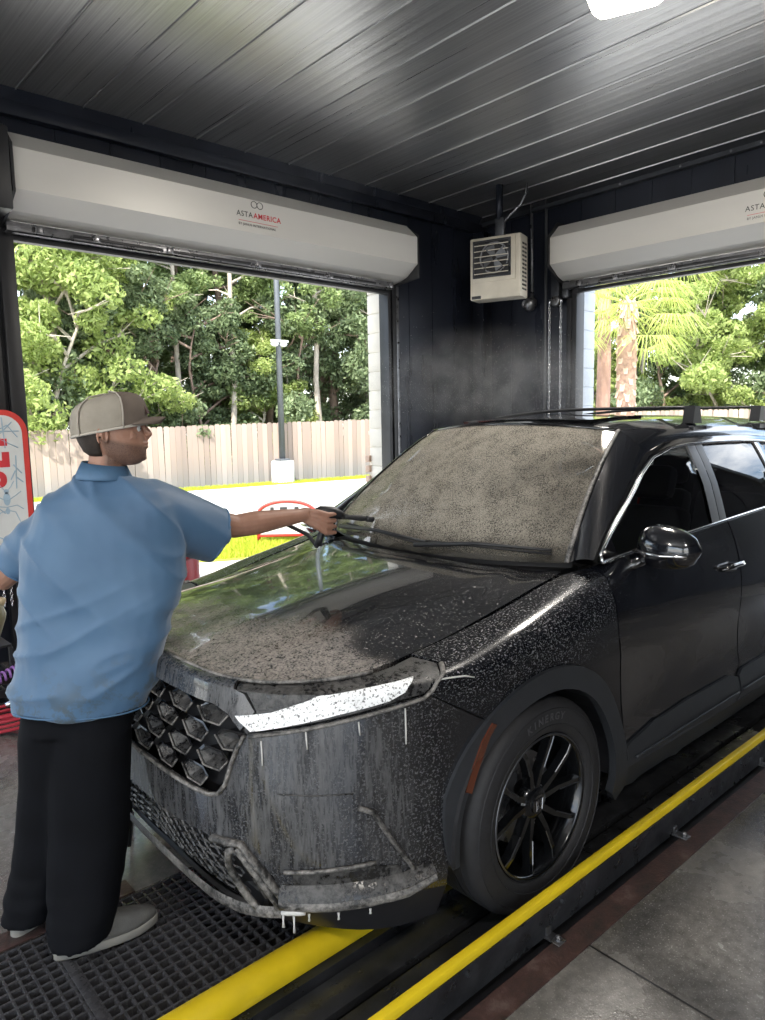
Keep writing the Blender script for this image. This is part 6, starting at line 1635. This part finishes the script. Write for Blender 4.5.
# ---------------- spray gun (held, so a thing of its own)
gm = Matrix.Rotation(math.radians(-43.07), 4, 'Z'); gm.translation = Vector((.87, 2.42, 0))
sgun = empty('spray_gun', 'black pressure spray gun in the man\'s right hand', 'spray gun', gm @ G0, 0)
GD = (gm.to_3x3() @ Vector((.93, .36, -.03))).normalized(); sgun.matrix_world = frame_mat(gm @ G0, GD, (-GD.y, GD.x, 0))
b = MB(); b.tube([(-.030, 0, -.085), (-.020, 0, -.05), (-.002, 0, .0), (.004, 0, .035)], [.019, .0155, .0155, .018], 12, sy=.85); b.build('grip', M['black'], sgun, smooth=True)
b = MB(); b.tube([(-.045, 0, .045), (-.02, 0, .050), (.03, 0, .045), (.06, 0, .032), (.075, 0, .026)], [.014, .021, .023, .019, .013], 12); b.build('valve_body', M['black'], sgun, smooth=True)
b = MB(); b.tube([(.07, 0, .027), (.10, 0, .022), (.15, 0, .016), (.175, 0, .013)], [.012, .010, .012, .009], 10); b.build('lance', M['rubber'], sgun, smooth=True)
b = MB(); b.tube([(.170, 0, .0135), (.178, 0, .0125), (.196, 0, .0105), (.204, 0, .010)], [.012, .0135, .0125, .008], 10); b.build('nozzle', M['black'], sgun, smooth=True)
b = MB(); b.tube([(.040, 0, .025), (.048, 0, .0), (.040, 0, -.03)], [.006, .006, .005], 6); b.build('trigger', M['steel'], sgun, smooth=True)
hs = empty('supply_hose', 'thin black hose running back from the spray gun grip along the arm', 'hose', (0, 0, 0))
P0 = sgun.matrix_world @ Vector((-.032, 0, -.09)); b = MB()
b.tube([P0] + [gm @ Vector(q) for q in ((.71, .50, 1.235), (.60, .46, 1.30), (.45, .37, 1.31), (.32, .27, 1.31), (.20, .24, 1.18), (.12, .24, .9), (.05, .25, .5), (.0, .28, .06), (-.1, .6, .012), (-.5, 1.2, .012), (-1.4, 1.6, .012))], .008, 8); b.build('hose', M['rubber'], hs, smooth=True)
# spray: fine drops fanning from the nozzle on to the windscreen, and drifting mist above the roof
M['drop'] = mat('water drops', (.55, .54, .52), .35, 0, .05)
nz = sgun.matrix_world @ Vector((.21, 0, .01)); v = []; f = []
def drop(p, s):
    k = len(v); v.extend([(p[0] + s, p[1], p[2]), (p[0] - s * .5, p[1] + s * .8, p[2]), (p[0] - s * .5, p[1] - s * .8, p[2]), (p[0], p[1], p[2] + s)]); f.extend([(k, k + 1, k + 2), (k, k + 1, k + 3), (k + 1, k + 2, k + 3), (k, k + 2, k + 3)])
sd_ = Vector((.92, .30, .03)).normalized(); s1 = sd_.cross(Vector((0, 0, 1))).normalized()
for i in range(1500):
    t_ = rng.uniform(.0, 1) ** .8 * .42; p = nz + sd_ * t_ + s1 * rng.normal() * t_ * .22 + Vector((0, 0, rng.normal() * t_ * .10)); drop(p, rng.uniform(.0008, .0018))
tag(mesh_obj('water_spray', v, f, M['drop']), 'fine fan of spray drops between the gun nozzle and the windscreen', 'spray', kind='stuff')
v = []; f = []
for i in range(2500):
    p = c2w(1.25, .35, 1.72) + Vector((rng.normal() * .42, rng.normal() * .35, abs(rng.normal()) * .17)); drop(p, rng.uniform(.0010, .0022))
tag(mesh_obj('spray_mist', v, f, M['drop']), 'drifting mist of fine drops above the wet roof', 'mist', kind='stuff')

hz = bpy.data.materials.new('thin drifting haze'); hz.use_nodes = True; ntz = hz.node_tree; ntz.nodes.clear()
ho_ = ntz.nodes.new('ShaderNodeOutputMaterial'); hv = ntz.nodes.new('ShaderNodeVolumePrincipled'); hv.inputs['Color'].default_value = (.92, .93, .95, 1); hv.inputs['Anisotropy'].default_value = .5
hn = noise(ntz, coords(ntz), 4.5, 4, .6, 1.2)
hl_ = N(ntz, 'ShaderNodeVectorMath'); hl_.operation = 'LENGTH'; ntz.links.new(coords(ntz, (1 / .85, 1 / .75, 1 / .36)), hl_.inputs[0])
ntz.links.new(mth(ntz, 'MULTIPLY', mth(ntz, 'MULTIPLY', ramp(ntz, hn, [(.40, 0), (.66, 1)]), mth(ntz, 'SUBTRACT', 1, hl_.outputs['Value'], clamp=True)), 1.0), hv.inputs['Density'])
ntz.links.new(hv.outputs[0], ho_.inputs['Volume'])
b = MB(); b.lathe([(.36 * math.sin(q * PI / 12), -.36 * math.cos(q * PI / 12)) for q in range(13)], 24)
hzo = b.build('spray_haze', hz, smooth=True)
for v_ in hzo.data.vertices: v_.co.x *= .85 / .36; v_.co.y *= .75 / .36
hzo.location = c2w(1.45, .6, 1.88); tag(hzo, 'faint pale haze of spray drifting above the roof in the corner', 'haze', kind='stuff')
# ================================================================== THINGS BESIDE THE LEFT DOORWAY
M['lilac_ink'] = mat('pale blue print', (.33, .44, .53), .6, 0, .05)
sb = empty('notice_board', 'white rounded notice board with red border standing left of the man', 'sign', (1.20, 5.2, 0))
def rrect(x0, z0, x1, z1, r, n=8):
    out = []
    for cx, cz, a0 in ((x1 - r, z1 - r, 0), (x0 + r, z1 - r, 90), (x0 + r, z0 + r, 180), (x1 - r, z0 + r, 270)):
        out += [(cx + r * math.cos(math.radians(a0 + 90 * k / n)), cz + r * math.sin(math.radians(a0 + 90 * k / n))) for k in range(n + 1)]
    return out
RX = Matrix.Rotation(PI / 2, 4, 'X')
b = MB(); b.prism(rrect(-.42, .72, .395, 1.80, .15), -.012, .012, RX); b.build('red_border', M['red'], sb, angle=30)
b = MB(); b.prism(rrect(-.385, .755, .36, 1.765, .12), .012, .014, RX); b.build('white_face', M['white'], sb)
def bxs(name, parts, m):
    b = MB()
    for x0, z0, x1, z1 in parts: b.box(x0, -.0165, z0, x1, -.0145, z1)
    return b.build(name, m, sb)
bxs('red_character', [(-.1, 1.565, .262, 1.612)], M['ink_red'])
b = MB(); b.prism([(-.05, 1.425), (.270, 1.425), (.270, 1.525), (.225, 1.525), (.225, 1.470), (-.05, 1.470)], .0145, .0165, RX); b.build('red_character', M['ink_red'], sb)
b = MB(); b.prism(rrect(.08, 1.29, .245, 1.40, .05), .0145, .016, RX); b.build('red_character', M['ink_red'], sb)
b = MB(); b.prism(rrect(.12, 1.325, .205, 1.365, .02), .016, .0175, RX); b.build('white_counter', M['white'], sb)
for k, pts in enumerate([[(.30, 1.72), (.20, 1.62), (.33, 1.55)], [(.15, 1.72), (.22, 1.66), (.34, 1.66)], [(.24, 1.75), (.25, 1.55)], [(.16, 1.64), (.27, 1.70), (.33, 1.62)], [(.31, 1.50), (.30, 1.28)], [(.29, 1.44), (.34, 1.38)], [(.30, 1.36), (.345, 1.32)], [(.30, 1.40), (.27, 1.34)],
                         [(.05, 1.1), (.14, 1.2), (.22, 1.12)], [(.10, 1.0), (.20, .95), (.30, 1.02)], [(-.2, 1.0), (-.1, 1.1), (0, 1.0)]]):
    b = MB(); b.tube([(x, -.0145, z) for x, z in pts], .004, 4); b.build('print_line', M['lilac_ink'], sb)
# printed insect
for cx, cz, rx, rz in ((.235, 1.215, .022, .045), (.235, 1.135, .014, .022), (.235, 1.265, .016, .016)):
    b = MB(); b.prism([(cx + rx * math.cos(q * PI / 8), cz + rz * math.sin(q * PI / 8)) for q in range(16)], .0145, .0155, RX); b.build('printed_insect', M['lilac_ink'], sb)
for s_ in (-1, 1):
    for dz_, ex, ez in ((1.20, .09, .06), (1.16, .10, -.02), (1.14, .08, -.10), (1.26, .05, .07)):
        b = MB(); b.tube([(.235, -.0145, dz_), (.235 + s_ * ex * .6, -.0145, dz_ + ez * .3 + .015), (.235 + s_ * ex, -.0145, dz_ + ez)], .003, 4); b.build('printed_leg', M['lilac_ink'], sb)
for x in (-.30, .28):
    b = MB(); b.box(x - .02, .013, 0, x + .02, .04, 1.6, .004); b.build('leg', M['black'], sb, angle=30)
    b = MB(); b.box(x - .025, -.10, 0, x + .025, .16, .02, .004); b.build('foot', M['black'], sb, angle=30)
# chains below the board
for k, x in enumerate((1.36, 1.405)):
    c = empty('hanging_chain', ['pale chain hanging under the notice board, nearer the frame edge', 'pale chain hanging under the notice board, nearer the man'][k], 'chain', (x, 5.15, .715)); c['group'] = 'chains under the notice board'
    l0 = MB(); l0.tube([(.008 * math.cos(q * PI / 5), 0, .015 * math.sin(q * PI / 5)) for q in range(11)], .0026, 5, cap=False); a = l0.build('link', M['chrome'], c, smooth=True)
    for j in range(1, 10):
        o = a.copy(); link(o); o.parent = c; o.location = (0, 0, -j * .022); o.rotation_euler = (0, 0, PI / 2 * (j % 2))
# olive bottle, crate, coil hose, red hose
M['olive'] = mat('olive bottle', (.16, .15, .085), .4, 0, .15, coat=.3)
cb = empty('plastic_crate', 'black plastic crate on the floor behind the man', 'crate', (1.02, 4.75, 0))
b = MB(); b.box(-.25, -.20, 0, .20, .20, .02, .005); b.build('base', M['black'], cb, angle=30)
for x0, y0, x1, y1 in ((-.25, -.20, .20, -.185), (-.25, .185, .20, .20), (-.25, -.185, -.235, .185), (.185, -.185, .20, .185)):
    for z in (.02, .10, .18):
        b = MB(); b.box(x0, y0, z, x1, y1, z + .05, .003); b.build('slat', M['black'], cb, angle=30)
for x in (-.242, .192):
    for y in (-.192, .192):
        b = MB(); b.box(x - .012, y - .012, 0, x + .012, y + .012, .40, .003); b.build('corner_post', M['black'], cb, angle=30)
b = MB(); b.box(-.25, -.20, .40, .20, .20, .415, .004); b.build('shelf', M['black'], cb, angle=30)
bo = empty('spray_bottle', 'olive green bottle leaning on the crate at the left frame edge', 'bottle', (1.13, 4.66, .43)); bo.rotation_euler = (0, .35, 0)
b = MB(); b.lathe([(0, 0), (.045, 0), (.05, .01), (.05, .15), (.044, .18), (.02, .21), (.018, .225)], 20); b.build('body', M['olive'], bo, smooth=True)
b = MB(); b.lathe([(.022, .222), (.024, .25), (.018, .262), (0, .264)], 14); b.build('cap', mat('tan bottle cap', (.42, .33, .20), .5), bo, smooth=True)
M['purple'] = mat('purple hose', (.30, .14, .42), .35, 0, .15); M['red_hose'] = mat('red rubber hose', (.42, .03, .05), .4, 0, .15)
b = MB(); b.tube([(1.0 + .011 * k * .32, 4.50 + .028 * math.cos(k * .8), .20 + .0035 * k * .32 + .028 * math.sin(k * .8)) for k in range(90)], .007, 6)
tag(b.build('coil_hose', M['purple'], smooth=True), 'purple coiled hose beside the crate behind the man', 'hose')
b = MB(); pts = []
for k in range(80):
    a = k * .32; r_ = .17 + .012 * math.sin(k * 1.3); pts.append((1.12 + r_ * 1.1 * math.cos(a), 4.30 + r_ * math.sin(a) * .6, .012 + .0014 * k))
b.tube(pts, .010, 6); tag(b.build('red_hose', M['red_hose'], smooth=True), 'red rubber hose coiled on the floor behind the man', 'hose')
tw_ = empty('hose_nozzle', 'small chrome hose nozzle on top of the red hose coil', 'nozzle', (1.15, 4.32, .135))
b = MB(); b.tube([(-.05, 0, 0), (0, 0, .01), (.05, 0, .03)], [.014, .018, .010], 10); b.build('barrel', M['chrome'], tw_, smooth=True)
b = MB(); b.tube([(-.01, 0, .01), (-.03, .01, .05)], .006, 6); b.build('lever', M['steel'], tw_, smooth=True)
